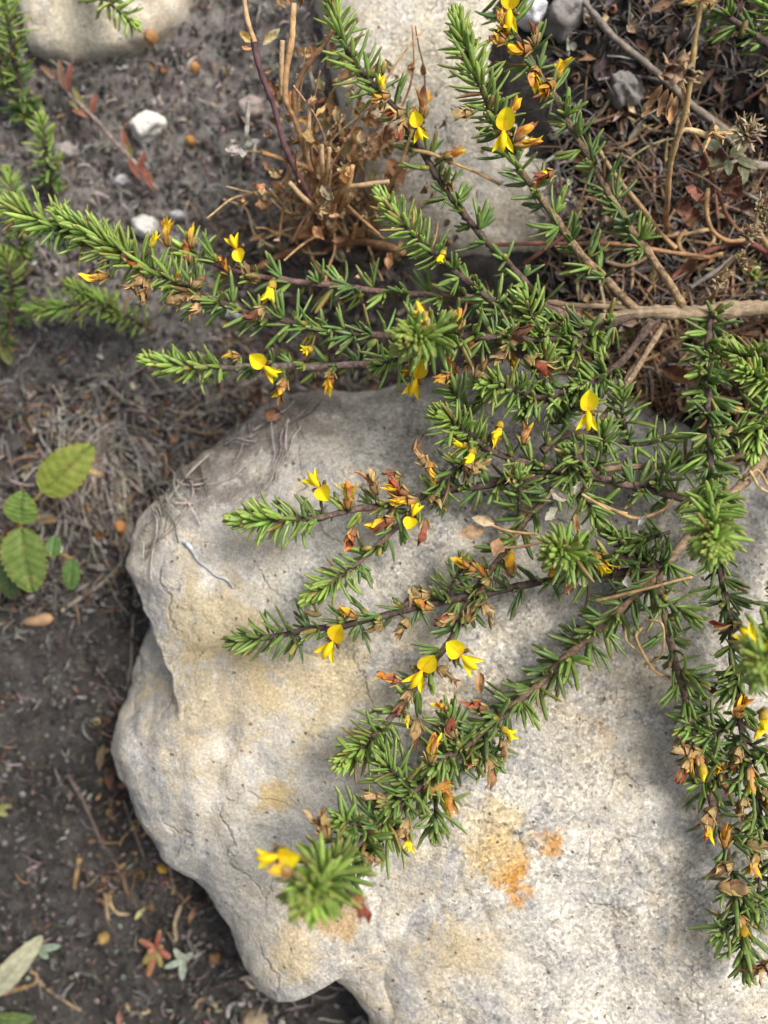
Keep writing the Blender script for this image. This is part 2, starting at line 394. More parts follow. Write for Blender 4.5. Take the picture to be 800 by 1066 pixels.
STEMS = []     # sampled (px, py, z, branch world point, tangent) for attaching flowers
def spline(pts, n=18):
    return catmull(pts, n)
def world(pts): return [P(a, b, c) for a, b, c in pts]
def leafcol(g):
    q = random.random()
    if q < .035: return jit((.30, .24, .07), .3)
    if q < .05: return jit((.22, .13, .06), .3)
    return g
def foliage(mb, W, head=.14, spacing=.032, tuft=5, L=.082, r=.0069, bare=0.0, young=1.0, headgap=.0042, tone=1.0, old=False, hL=1.0):
    # W runs from the tip (index 0) to the base
    s = [0.0]
    for a, b in zip(W, W[1:]): s.append(s[-1] + (b - a).length)
    tot = s[-1]
    def at(d):
        for i in range(len(s) - 1):
            if s[i + 1] >= d:
                k = (d - s[i]) / max(1e-9, s[i + 1] - s[i])
                return W[i].lerp(W[i + 1], k), (W[i] - W[min(i + 2, len(W) - 1)]).normalized()
        return W[-1], (W[-2] - W[-1]).normalized()
    L *= .84; r *= .92; tone *= rnd(.92, 1.12)
    az = rnd(0, 6.28); d = 0.0
    def put(p, t, el, az, ln, yk):
        x, y = ortho(t)
        out = x * math.cos(az) + y * math.sin(az)
        dr = (t * math.cos(el) + out * math.sin(el)).normalized()
        base = p + out * .004
        tip = base + dr * ln
        h = surf(tip.x, tip.y)
        if tip.z < h + .012:
            dr = (dr + Vector((0, 0, (h + .02 - tip.z) / ln))).normalized()
        g = mixc(G_MID, G_YNG, yk) if yk > 0 else mixc(G_MID, G_OLD, -yk)
        g = leafcol(jit(tuple(v * tone for v in g), .26))
        bend = rnd(.02, .34) if random.random() < .72 else rnd(-.45, .02)
        upv = (t - dr * t.dot(dr))
        if upv.length < 1e-3: upv = Vector((0, 0, 1)) - dr * dr.z
        upv.normalize()
        add_leaf(mb, base, dr, upv, ln, r * rnd(.85, 1.15), bend, tuple(v * 1.15 for v in g), g)
    while d < min(head, tot):
        k = d / head
        p, t = at(d)
        el = lerp(R(10), R(76), min(1, k * 1.25) ** .6) + rnd(-.2, .2)
        ln = L * lerp(.50, 1.08, min(1, k * 2.4)) * rnd(.70, 1.18) * hL
        put(p, t, el, az, ln, young * lerp(1.0, .1, k) * rnd(.7, 1.1))
        az += 2.39996 + rnd(-.25, .25); d += headgap * lerp(.36, .95, k)
    while d < tot * (1 - bare):
        p, t = at(d)
        n = max(3, int(tuft + 2 + rnd(-2, 2.5)))
        yk = rnd(-.9, .35)
        ax = rnd(.4, 1.0)
        x, y = ortho(t); out = x * math.cos(az) + y * math.sin(az)
        sh = (t * .6 + out).normalized()       # axis of a short shoot
        for q in range(n):
            sx, sy = ortho(sh); a2 = rnd(0, 6.28); e2 = R(rnd(8, 60))
            dr = (sh * math.cos(e2) + (sx * math.cos(a2) + sy * math.sin(a2)) * math.sin(e2)).normalized()
            base = p + out * .006
            ln = L * rnd(.45, 1.2)
            tip = base + dr * ln; h = surf(tip.x, tip.y)
            if tip.z < h + .012: dr = (dr + Vector((0, 0, (h + .02 - tip.z) / ln))).normalized()
            g = mixc(G_MID, G_YNG, yk) if yk > 0 else mixc(G_MID, G_OLD, -yk)
            g = leafcol(jit(tuple(v * tone for v in g), .30))
            upv = sh - dr * sh.dot(dr)
            if upv.length < 1e-3: upv = Vector((0, 0, 1)) - dr * dr.z
            upv.normalize()
            add_leaf(mb, base, dr, upv, ln, r * rnd(.75, 1.15), rnd(-.15, .5), tuple(v * 1.15 for v in g), g)
        if random.random() < .35:              # a tiny bud in the axil
            add_leaf(mb, p + out * .008, sh, x, .026, .008, 0, jit((.22, .24, .05)), jit((.30, .26, .05)), 6, 1)
        az += 2.39996 + rnd(-.4, .4); d += spacing * rnd(.55, 1.0)
BK = (.075, .050, .046); TAN = (.27, .175, .10)
def stem_mesh(W, r0, r1, ctip, cbase, mb=None, knob=.18, sides=8):
    mb = mb or MB(); n = len(W)
    pts, rad, cols = [], [], []
    for i, p in enumerate(W):
        k = i / (n - 1)
        r = lerp(r0, r1, k) * (1 + knob * noise.noise(p * 18) + knob * 1.1 * noise.noise(p * 55) + knob * .25 * noise.noise(p * 130))
        pts.append(p + Vector((noise.noise(p * 9), noise.noise(p * 9 + Vector((5, 0, 0))), 0)) * .006)
        rad.append(r); cols.append(tuple(v * (1 + .35 * noise.noise(p * 40)) for v in mixc(ctip, cbase, k)))
    mb.tube(pts, rad, cols, sides)
    return mb

SHB = S(880, 322)
shrub = thing('spreading_shrub', 'sprawling green needle-leaved shrub with yellow and orange flowers lying over the big rock', 'shrub', SHB)
def zmap(z):
    if z <= .47: return z
    if z <= .8: return .47 + (z - .47) * .62
    return .675 + (z - .8) * 1.12
def branch(pts, r0=.007, r1=.011, ctip=(.085, .06, .055), cbase=(.12, .08, .06), leaves=True, root=shrub, name='branch', origin=None, **kw):
    pts = spline([(a, b, zmap(c)) for a, b, c in pts])
    W = world(pts)
    W = [Vector((w.x, w.y, max(w.z, surf(w.x, w.y) + .012))) for w in W]
    origin = root.location if origin is None else origin
    b = stem_mesh(W, r0, r1, ctip, cbase).build(name, M_STEM, root, origin)
    for (a, bb, c), w in zip(pts, W): STEMS.append((a, bb, w))
    if leaves:
        m = MB(); foliage(m, W, **kw); m.build('foliage', M_LEAF, b, origin)
    return b

# woody stems
WOOD = (.36, .265, .165)
def wood(pts, r0, r1, c0=WOOD, c1=WOOD, name='woody_stem'):
    pts = [(a, b, zmap(c)) for a, b, c in pts]; W = world(spline(pts)); W = [Vector((w.x, w.y, max(w.z, surf(w.x, w.y) + .01))) for w in W]
    for (a, bb, c), w in zip(spline(pts), W): STEMS.append((a, bb, w))
    return stem_mesh(W, r0, r1, c0, c1, knob=.3, sides=12).build(name, M_WOOD, shrub, SHB)
wood([(540, 356, .47), (594, 342, .47), (631, 333, .48), (665, 327, .48), (699, 325, .47), (746, 323, .44), (800, 320, .40), (880, 322, .28)], .012, .023)
wood([(625, 630, .55), (665, 607, .57), (690, 590, .58), (715, 562, .56), (740, 535, .52), (765, 512, .48), (800, 474, .42), (840, 420, .36), (880, 340, .29)], .009, .017, TAN, WOOD)
wood([(540, 500, .56), (600, 494, .55), (631, 489, .54), (680, 485, .52), (729, 479, .5), (777, 472, .45), (815, 450, .4)], .007, .010, (.2, .13, .08), (.36, .25, .14))
wood([(545, 311, .45), (600, 317, .45), (655, 321, .47), (700, 326, .47)], .006, .009, (.3, .2, .12), WOOD)

# branches, tip first: (pixel x, pixel y, height)
branch([(342, -12, .62), (352, 22, .62), (364, 56, .60), (385, 84, .58), (410, 110, .57), (435, 150, .56), (467, 200, .55), (500, 243, .54), (535, 280, .52), (571, 322, .50), (605, 340, .48)], head=.30, bare=.08, spacing=.040, tuft=4, headgap=.0052, L=.082)
branch([(476, 18, .68), (486, 50, .66), (499, 86, .64), (514, 120, .62), (535, 165, .60), (560, 200, .58), (580, 228, .57), (605, 262, .54), (635, 295, .51), (665, 325, .48)], head=.30, bare=.12, spacing=.036, tuft=5, L=.085, ctip=(.1, .07, .05), cbase=(.30, .20, .11))
branch([(508, -40, .62), (530, 20, .61), (548, 55, .60), (580, 105, .59), (605, 150, .57), (630, 190, .56), (655, 235, .54), (680, 270, .51), (712, 318, .48)], head=.05, bare=.16, spacing=.034, tuft=5, L=.085, ctip=(.07, .05, .06), cbase=(.32, .21, .11))
branch([(398, 204, .66), (418, 230, .64), (450, 262, .61), (480, 288, .58), (510, 312, .55), (535, 335, .52), (565, 352, .48)], head=.22, spacing=.034, tuft=5, headgap=.0045, L=.075)
branch([(60, 222, .54), (92, 240, .55), (122, 260, .56), (155, 280, .56), (190, 297, .55), (222, 312, .54), (250, 322, .53), (290, 332, .52), (330, 342, .51), (370, 347, .50), (430, 352, .49), (500, 350, .47), (560, 348, .46)], head=.42, bare=.30, spacing=.028, tuft=5, L=.088, headgap=.0036)
branch([(4, 212, .46), (28, 224, .48), (58, 236, .50), (90, 250, .52), (125, 266, .54)], head=.20, spacing=.03, tuft=5, L=.085, headgap=.0045, r1=.008)
branch([(195, 262, .44), (228, 276, .45), (265, 288, .46), (330, 296, .46), (400, 303, .46), (475, 309, .46), (545, 315, .46), (600, 330, .46)], head=.05, bare=.15, spacing=.042, tuft=4, L=.09, r0=.008, r1=.010, ctip=(.16, .09, .085), cbase=(.2, .13, .10))
branch([(152, 374, .45), (170, 378, .45), (200, 382, .45), (230, 382, .45), (265, 381, .45), (300, 380, .45), (345, 380, .45), (390, 377, .46), (440, 370, .46), (500, 360, .45)], head=.20, bare=.36, spacing=.034, tuft=4, L=.066, r=.007, ctip=(.30, .25, .22), cbase=(.15, .09, .08))
branch([(422, 352, .98), (434, 351, .92), (452, 350, .84), (478, 349, .77), (505, 351, .71), (535, 353, .66), (575, 353, .60), (620, 342, .54), (660, 330, .49)], head=.24, spacing=.030, tuft=6, L=.088, r=.0072, headgap=.0027, bare=.06)
branch([(500, 398, .76), (516, 400, .73), (540, 408, .68), (570, 412, .63), (610, 400, .58), (648, 375, .53), (680, 335, .49)], head=.13, spacing=.032, tuft=5, L=.072, headgap=.0032, bare=.3)
branch([(458, 430, .74), (470, 438, .71), (487, 452, .67), (505, 466, .64), (534, 478, .61), (579, 489, .58), (620, 498, .56), (657, 507, .54), (725, 520, .51), (762, 515, .48)], head=.15, spacing=.034, tuft=5, L=.08, headgap=.0034, bare=.1, cbase=(.2, .13, .1))
branch([(246, 540, .66), (262, 541, .66), (285, 541, .66), (312, 540, .65), (340, 537, .64), (370, 531, .63), (400, 527, .62), (430, 519, .61), (475, 510, .59), (527, 502, .57), (567, 497, .56)], head=.20, spacing=.040, tuft=4, L=.075, headgap=.0034, ctip=(.20, .14, .11), cbase=(.10, .065, .06), r0=.006)
branch([(322, 622, .66), (333, 614, .66), (350, 603, .65), (374, 586, .64), (396, 564, .63), (415, 545, .62), (438, 522, .61)], head=.15, spacing=.036, tuft=4, L=.07, headgap=.0036, ctip=(.18, .12, .09), cbase=(.2, .13, .11), r0=.005, r1=.008)
branch([(247, 668, .64), (262, 665, .645), (285, 661, .65), (325, 656, .65), (377, 646, .64), (430, 633, .62), (475, 624, .60), (535, 612, .58), (575, 604, .57), (630, 598, .57), (690, 590, .58)], head=.15, spacing=.042, tuft=4, L=.085, headgap=.0056, tone=.72, young=.2, bare=.05)
branch([(358, 792, .80), (370, 784, .76), (388, 770, .71), (410, 745, .66), (430, 721, .63), (456, 684, .61), (475, 654, .60), (497, 612, .59), (527, 573, .58), (550, 540, .575), (567, 520, .57), (600, 475, .56), (625, 440, .54), (648, 406, .52), (670, 372, .50), (692, 338, .47)], head=.16, spacing=.038, tuft=5, L=.085, headgap=.0034, bare=.28, r0=.008, r1=.0085, ctip=(.075, .05, .045), cbase=(.34, .24, .14))
branch([(318, 940, 1.20), (332, 922, 1.10), (350, 902, .93), (372, 880, .86), (396, 858, .80), (422, 833, .74), (450, 806, .69), (480, 784, .65), (505, 760, .62), (534, 736, .60), (575, 699, .58), (609, 669, .57), (650, 631, .57), (690, 594, .58)], head=.32, spacing=.026, tuft=6, L=.100, r=.0078, headgap=.0030, r0=.008, r1=.011, cbase=(.25, .16, .10), bare=.02, tone=.9)
branch([(405, 842, .80), (420, 830, .76), (440, 815, .71), (468, 795, .66)], head=.1, spacing=.03, tuft=5, L=.085, headgap=.006, young=.2, tone=.85)
branch([(452, 800, .78), (462, 790, .74), (480, 780, .67)], head=.1, spacing=.03, tuft=5, L=.08, headgap=.006, young=.2, tone=.85)
branch([(578, 573, .90), (588, 575, .84), (605, 578, .76), (630, 580, .68), (660, 584, .61), (690, 590, .58)], head=.18, spacing=.028, tuft=5, L=.082, headgap=.0026, tone=.95)
branch([(742, 572, 1.00), (742, 556, .92), (741, 530, .84), (740, 500, .77), (739, 470, .71), (738, 440, .65), (737, 410, .59), (737, 380, .53), (738, 350, .48), (742, 325, .45)], head=.26, spacing=.022, tuft=6, L=.085, r=.0072, headgap=.0028, r1=.01, ctip=(.05, .045, .05), cbase=(.15, .1, .08), tone=.95)
branch([(774, 384, .66), (790, 392, .60), (815, 402, .52), (850, 380, .42)], head=.16, spacing=.024, tuft=6, L=.07, headgap=.0034)
branch([(758, 360, .56), (775, 372, .56), (800, 368, .50), (850, 350, .42)], head=.16, spacing=.024, tuft=6, L=.07, headgap=.004, tone=.85)
branch([(784, 472, .60), (792, 440, .58), (806, 415, .52), (850, 380, .42)], head=.18, spacing=.024, tuft=6, L=.075, headgap=.005)
branch([(778, 1012, .66), (774, 985, .66), (768, 946, .65), (759, 890, .64), (744, 841, .63), (732, 796, .62), (717, 740, .61), (702, 680, .60), (691, 635, .59), (687, 597, .585), (700, 578, .57)], head=.22, spacing=.036, tuft=4, L=.086, headgap=.0056, tone=.72, young=.5, r0=.008, r1=.011, ctip=(.06, .042, .042), cbase=(.22, .14, .09))
branch([(822, 960, .62), (812, 915, .63), (800, 871, .64), (785, 826, .64), (775, 775, .64), (768, 725, .63), (763, 680, .62), (760, 645, .60), (752, 605, .57), (742, 560, .54), (740, 535, .52)], head=.10, spacing=.030, tuft=5, L=.082, headgap=.006, tone=.75, young=.2, r1=.010, ctip=(.06, .042, .04), cbase=(.12, .08, .06))
branch([(792, 702, 1.14), (796, 690, 1.06), (802, 668, .95), (812, 640, .84), (824, 600, .72), (838, 540, .58), (850, 480, .45)], head=.26, spacing=.026, tuft=6, L=.08, r=.0074, headgap=.0028, tone=.9)
branch([(735, -14, .5), (746, 7, .5), (772, 26, .5), (800, 46, .49), (840, 90, .45), (875, 170, .38), (890, 290, .30)], head=.05, spacing=.036, tuft=5, L=.085, ctip=(.12, .08, .08), cbase=(.2, .14, .1))
branch([(795, -8, .5), (815, 20, .49), (850, 70, .45), (885, 180, .38), (895, 300, .3)], head=.2, spacing=.03, tuft=6, L=.085)
# short side shoots filling the middle
branch([(636, 556, .66), (650, 566, .63), (672, 580, .6), (690, 590, .58)], head=.14, spacing=.03, tuft=5, L=.08, headgap=.008, young=.4)
branch([(700, 455, .56), (668, 462, .55), (640, 458, .55), (610, 452, .56), (585, 455, .57), (565, 470, .58)], head=.06, spacing=.036, tuft=5, L=.07, young=.4, headgap=.007)
branch([(700, 480, .58), (685, 500, .56), (660, 507, .54)], head=.1, spacing=.03, tuft=4, L=.08, headgap=.012, young=.5)
branch([(585, 375, .60), (600, 362, .56), (622, 342, .52)], head=.12, spacing=.03, tuft=5, L=.08, headgap=.007, young=.5)
branch([(560, 345, .62), (575, 340, .58), (600, 338, .52)], head=.12, spacing=.03, tuft=5, L=.08, headgap=.008, young=.4)
branch([(600, 402, .62), (612, 400, .6), (640, 385, .55)], head=.12, spacing=.03, tuft=5, L=.075, headgap=.008, young=.3)
branch([(545, 430, .64), (556, 420, .62), (575, 412, .6)], head=.12, spacing=.03, tuft=5, L=.075, headgap=.008, young=.2)
branch([(592, 470, .64), (605, 480, .6), (625, 498, .56)], head=.1, spacing=.03, tuft=5, L=.08, headgap=.010, young=.2)
branch([(455, 512, .64), (470, 492, .63), (500, 480, .62)], head=.1, spacing=.03, tuft=5, L=.08, headgap=.009, young=.1, tone=.8)

random.seed(79)
for (px, py, a, z) in [(775, 700, 230, .66), (752, 760, 200, .64), (790, 780, 330, .66), (778, 800, 230, .66), (742, 812, 190, .64), (790, 850, 250, .66), (765, 870, 330, .66), (770, 930, 300, .66), (762, 960, 225, .66), (790, 930, 260, .66), (712, 700, 330, .63), (728, 750, 215, .63)]:
    dx, dy = math.cos(R(a)) * 20, -math.sin(R(a)) * 20
    branch([(px + dx, py + dy, z + rnd(.0, .05)), (px, py, z - .02), (px - dx * .8, py - dy * .8, z - .05)], head=.09, spacing=.03, tuft=4, L=.088, headgap=.010, young=rnd(.0, .4), tone=.92, r0=.004, r1=.005)
random.seed(78)
for (px, py, a, z) in [(452, 842, 270, .72), (416, 810, 135, .76), (470, 766, 100, .68), (398, 874, 215, .8), (498, 776, 315, .64), (376, 860, 165, .84)]:
    dx, dy = math.cos(R(a)) * 24, -math.sin(R(a)) * 24
    branch([(px + dx, py + dy, z + rnd(.0, .05)), (px, py, z - .02), (px - dx * .8, py - dy * .8, z - .06)], head=.12, spacing=.026, tuft=5, L=.094, headgap=.0065, young=rnd(.0, .5), tone=.9, r0=.004, r1=.006)
for (px, py, a, z) in [(418, 372, 200, .66), (480, 420, 120, .66), (565, 390, 80, .62), (590, 430, 40, .6), (650, 435, 100, .57), (610, 520, 300, .6), (540, 520, 90, .62), (555, 335, 110, .6), (625, 470, 80, .58), (680, 560, 200, .6), (720, 480, 30, .55), (760, 455, 20, .56), (700, 630, 330, .6), (470, 610, 60, .62)]:
    dx, dy = math.cos(R(a)) * 26, -math.sin(R(a)) * 26
    branch([(px + dx, py + dy, z + rnd(.0, .06)), (px, py, z - .02), (px - dx * .7, py - dy * .7, z - .06)], head=.11, spacing=.028, tuft=5, L=.082, headgap=.0075, young=rnd(.0, .5), r0=.004, r1=.006)
# ------------------------------------------------------------------ flowers
Y1 = (.96, .82, .012); Y2 = (.92, .64, .012); ORN = (.66, .27, .04); RED = (.36, .085, .045); BRN = (.15, .075, .04); STRAW = (.52, .36, .15)
def petal(mb, o, d, up, L, w, cup, lift, cb, ct, shape=0.0, nu=9, nv=7, wob=0.0):
    side = d.cross(up).normalized()
    rows = []
    for i in range(nu):
        u = i / (nu - 1)
        ww = w * (math.sin(math.pi * min(1, u * .93 + .05)) ** (.75) if shape == 0 else (u ** .5) * (1 - u ** 3.0) * 1.15 if shape == 1 else 1.75 * (u ** .62) * (1 - u) ** .58 * (1 + .18 * (1 - u)))
        if i == nu - 1: ww = w * .04
        r = []
        for j in range(nv):
            v = -1 + 2 * j / (nv - 1)
            p = o + d * (L * u) + side * (ww * v) + up * (lift * L * u * u + cup * ww * (v * v) - .12 * ww * (1 - abs(v)) + (.30 * ww * abs(v) - .5 * lift * L * u ** 4 if shape == 2 else 0))
            if wob: p = p + Vector((noise.noise(p * 40), noise.noise(p * 40 + Vector((9, 0, 0))), noise.noise(p * 40 + Vector((0, 9, 0))))) * wob
            c = mixc(cb, ct, u)
            if abs(v) < .1 and shape != 1: c = mixc(c, (.60, .26, .01), .45)
            if shape == 2: c = mixc(c, (.66, .28, .01), .5 * smooth(.35, .0, u) + .18 * smooth(.7, 1, abs(v)) * rnd(.3, 1))
            r.append((p, c))
        rows.append(r)
    mb.grid(rows)
def attach(px, py):
    best = min(STEMS, key=lambda s: (s[0] - px) ** 2 + (s[1] - py) ** 2)
    return best[2]
def dirpx(a): return Vector((math.cos(R(a)), math.sin(R(a)), 0))
def flower(px, py, ang, size=1.0, hue=0.0, dz=.055, tilt=.2, label=None):
    size *= .80; tilt = rnd(.0, .4)
    a = attach(px, py)
    c = P(px, py, a.z + dz); c = P(px, py, max(c.z, surf(c.x, c.y) + .04))
    d = dirpx(ang); up = (Vector((0, 0, 1)) + d * tilt + Vector((rnd(-.15, .15), rnd(-.15, .15), 0))).normalized()
    d = (d - up * d.dot(up)).normalized(); s = d.cross(up)
    y = mixc(Y1, Y2, hue)
    mb = MB()
    base = c - up * .03
    mid = (a + base) * .5 + Vector((rnd(-.01, .01), rnd(-.01, .01), -.01))
    mb.tube([a, mid, base, c - up * .022], [.004, .004, .006, .009], [jit((.12, .12, .04))] * 4, 7)
    for k in range(5):
        t = k * 2 * math.pi / 5
        o = (d * math.cos(t) + s * math.sin(t))
        add_leaf(mb, c - up * .016 + o * .006, (o + up * .5).normalized(), up, .024 * size, .006, .1, (.13, .13, .04), (.22, .12, .05), 5, .5)
    f = mb.build('flower', M_STEM, shrub, SHB)
    if label: f['label'] = label
    m = MB(); petal(m, c, (-d + up * .30).normalized(), (up + d * .3).normalized(), .064 * size, .031 * size, .25, .22, mixc(y, ORN, .25), y, 2, 14, 11, .0025)
    m.build('banner_petal', M_PETAL, f, SHB)
    for q in (-1, 1):
        m = MB(); dd = (d * .9 + s * (.42 * q + rnd(-.1, .1)) + up * .14).normalized()
        petal(m, c + up * .004, dd, (up - s * q * .5).normalized(), .062 * size, .0125 * size, .6, -.12, mixc(y, Y2, .3), y, 1)
        m.build('wing_petal', M_PETAL, f, SHB)
    m = MB(); pts = [c + up * .006 + d * (.056 * size * t) + up * (.010 * math.sin(3 * t)) for t in (0, .2, .45, .7, .9, 1)]
    m.tube(pts, [v * size for v in (.004, .009, .011, .009, .006, .002)], [mixc(Y2, y, .5)] * 6, 8, 1.2)
    m.build('keel_petal', M_PETAL, f, SHB)
def wilt(px, py, ang, kind='w', size=1.0, dz=.035):
    size *= .90
    a = attach(px, py)
    c = P(px, py, a.z + dz + rnd(-.01, .02)); c = P(px, py, max(c.z, surf(c.x, c.y) + .03))
    d = dirpx(ang + rnd(-8, 8)); d = (d + Vector((0, 0, rnd(-.05, .45)))).normalized()
    L = .070 * size * rnd(.9, 1.1)
    base = c - d * (L * .5)
    mb = MB()
    st0 = a
    if (a - base).length > .14: st0 = base + (a - base).normalized() * .14
    g = jit((.14, .12, .045))
    mb.tube([st0, st0.lerp(base, .5) - Vector((0, 0, .006)), base], [.0035, .0035, .006], [g] * 3, 6)
    x, y = ortho(d)
    pal = {'f': [(Y2, Y1), (ORN, Y1), (Y2, Y2), (Y1, Y1)], 'w': [(ORN, Y2), (RED, ORN), (STRAW, RED), (Y2, ORN), (BRN, Y2), (RED, Y2), (STRAW, ORN)], 'd': [(STRAW, BRN), (BRN, STRAW), (BRN, RED), (STRAW, (.3, .18, .08)), (BRN, BRN), (STRAW, STRAW)],
           'r': [(RED, ORN), (ORN, RED), (RED, Y2), (RED, BRN), (BRN, RED)], 'b': [((.16, .17, .04), (.45, .33, .06)), ((.2, .16, .04), (.20, .09, .04))]}[kind]
    if kind == 'b':
        add_leaf(mb, base, d, x, L * .55, .0085 * size, .1, pal[0][0], jit(random.choice(pal)[1]), 8, .9)
    else:
        # fused calyx cup then overlapping crumpled petals
        cc = jit(mixc((.24, .15, .06), pal[0][0], .4))
        mb.tube([base, base + d * (L * .16), base + d * (L * .36)], [.005 * size, .013 * size, .014 * size], [g, cc, cc], 8, 1, False)
        for k in range(7):
            t = rnd(0, 6.28) if k else 1.0
            o = x * math.cos(t + k * 1.3) + y * math.sin(t + k * 1.3)
            pc = random.choice(pal)
            sp = .18 if kind != 'f' else .30
            dd = (d + o * rnd(.02, sp * 1.6)).normalized()
            petal(mb, base + d * (L * .18) + o * .005 * size, dd, o, L * rnd(.5, .98), .0115 * size * rnd(.45, 1.2), rnd(-1.5, -.3), rnd(-.3, .4), jit(pc[0], .3), jit(pc[1], .3), 0, 9, 6, .012 if kind in 'dr' else .006)
        if kind in 'dwr':
            for k in range(3):
                o = x * math.cos(k * 2.1 + 1) + y * math.sin(k * 2.1 + 1)
                add_leaf(mb, base + o * .008, (d + o * .35).normalized(), o, L * .42, .005, .2, jit((.22, .13, .05)), jit(STRAW), 5, .5)
    return mb.build('withered_flower' if kind in 'wdr' else ('flower_bud' if kind == 'b' else 'closing_flower'), M_WILT, shrub, SHB)
for a in [(436, 133, 285, .8), (524, 136, 268, 1.15), (531, 10, 265, 1.15), (275, 381, 320, 1.0), (433, 394, 252, 1.1, .75), (612, 428, 270, 1.1), (333, 507, 128, 1.0), (430, 538, 70, .8), (347, 668, 240, 1.1, .6),
          (480, 682, 318, 1.2), (439, 698, 238, 1.15, .35), (290, 890, 185, 1.0, .1), (787, 672, 130, 1.05), (247, 259, 112, .85, .4)]:
    flower(*a)
W_ = """442 108 80 w 1|410 118 200 d 1|398 86 100 f .7|400 64 75 b 1|396 101 200 w .8|418 136 240 d 1.1|473 160 10 w .9|465 186 270 d .8|548 149 8 w 1.1|546 137 50 r .9|512 100 80 b 1|481 118 180 d .9|567 183 200 r .9|535 112 60 w .9
523 20 110 w .9|528 24 262 w 1|516 40 175 w .9|541 51 190 w 1.1|557 35 88 d .9|556 79 250 w 1|568 92 225 w 1.1|583 71 80 f .8|461 268 260 f .7
173 243 95 w 1|160 250 60 f .7|199 246 100 w .9|195 264 90 r .9|138 271 340 r 1.05|98 288 190 w 1.1|140 297 240 d 1.1|150 303 262 d 1|186 311 15 d 1.1|203 318 255 d 1|207 291 60 d .9|234 277 120 r .7|260 285 150 d 1|282 303 262 f 1|264 328 220 d 1|185 287 70 w .5
292 406 252 w 1|343 397 258 w 1|318 365 200 f .8|241 370 170 w .7|440 331 110 w 1.05|478 331 92 w 1.1|466 355 100 f .9|470 380 120 w 1|461 393 200 w .8|486 382 250 d .9|492 362 160 r 1|501 383 60 d .8|521 371 240 d 1|536 377 282 w 1|562 380 325 d 1.5|536 351 12 d 1.4|424 386 230 w .7
480 463 165 f .7|490 476 250 f 1|519 449 252 f .9|547 452 85 w .9|500 486 30 d 1|533 497 265 d 1|486 490 250 d .8
363 515 95 w 1.15|388 500 105 d 1.1|413 508 155 r 1.1|420 522 190 w 1.1|397 543 200 r 1|365 561 258 r 1|441 554 268 r 1|408 494 172 d .8|437 473 128 d 1.1|448 491 285 w 1|456 522 330 d .9|386 569 20 b .9|396 578 270 b .8
318 638 165 b 1.1|362 637 150 w .9|434 619 175 d 1.1|440 629 165 w 1|418 655 240 d 1|389 652 200 d .7|464 644 200 d .9|303 681 250 b 1
405 706 170 r 1.1|468 703 330 d 1.1|420 731 240 d 1|433 764 275 d 1.1|424 750 260 f .5|485 588 160 w 1|500 592 140 w .9|531 586 92 w 1.1|492 636 60 d 1.1|509 640 300 d 1|503 612 240 d .9
451 780 86 w 1.1|459 735 130 w .6|469 757 110 d 1|495 735 175 r 1|466 828 300 w 1.25|455 819 25 w 1.1|512 804 290 d 1|490 796 200 d .9|420 865 250 d 1.05|425 877 280 f .8|336 857 104 d 1.2|291 906 170 w .8|376 946 305 r 1.1|386 893 185 d 1|530 763 330 f .8|389 831 170 d .9|526 780 290 d .8
626 587 318 w 1.15|575 596 260 w .9|593 610 250 d .8
757 500 90 b 1|716 782 182 d 1.2|719 792 250 w 1.05|731 797 300 w 1|711 803 240 d .9|735 851 225 d 1.1|738 862 260 r 1|756 869 92 w 1|755 816 280 d .9|764 924 0 d 1.2|770 736 82 w 1.1|766 790 250 d .9|773 842 260 d .9|795 879 5 d 1.2|748 800 200 w .9|782 812 280 w 1|785 900 260 w 1|752 905 200 d 1|775 965 300 w .9|798 835 280 r 1|796 752 268 f 1.2|758 652 185 d 1.0|793 1010 200 d 1
776 20 80 b 1.3|735 4 200 d .9""".replace('\n', '|').split('|')
for w in W_:
    a = w.split(); wilt(float(a[0]), float(a[1]), float(a[2]), a[3], float(a[4]))

# ------------------------------------------------------------------ small neighbours of the shrub
def mini_shrub(label, stems, group=None, **kw):
    kw['L'] = kw.get('L', .08) * .85; kw['r'] = .0058
    base = S(*stems[0][-1][:2])
    t = thing('young_shrub', label, 'shrub', base, group)
    for st_ in stems: branch([(a, b, c * .6) for a, b, c in st_], root=t, origin=base, r0=.005, r1=.008, **kw)
    return t
mini_shrub('short green sprig at the left edge beside the cream corner rock', [[(2, -14, .42), (8, 20, .40), (14, 55, .34), (22, 90, .22), (30, 125, .06)], [(-14, 30, .4), (-2, 60, .3), (12, 95, .18), (30, 125, .06)]], head=.16, spacing=.03, tuft=5, L=.085)
mini_shrub('small blurred upright green sprig left of the white pebble', [[(43, 122, .34), (46, 150, .28), (52, 180, .16), (55, 205, .05)]], head=.16, spacing=.022, tuft=5, L=.07, headgap=.006)
mini_shrub('blurred low green sprig below the long left branch', [[(30, 322, .24), (62, 320, .27), (95, 318, .24), (135, 330, .15), (160, 345, .04)], [(72, 296, .27), (95, 308, .24), (130, 328, .15), (160, 345, .04)]], head=.26, spacing=.03, tuft=6, L=.08, headgap=.005, bare=.25)
mini_shrub('dark green sprig on the left edge under the branch tips', [[(8, 180, .3), (14, 205, .28), (20, 240, .2), (22, 275, .04)], [(0, 262, .22), (10, 285, .18), (12, 330, .12), (4, 360, .03)]], head=.14, spacing=.03, tuft=6, L=.075, headgap=.007, tone=.8)
mini_shrub('tiny bright green sprig between dry leaves above the woody stem', [[(783, 276, .50), (787, 290, .47), (790, 306, .38)]], head=.1, spacing=.02, tuft=6, L=.05, headgap=.004)
b0 = S(128, 30)
t = thing('young_shrub', 'single green shoot leaning over the cream corner rock', 'shrub', b0)
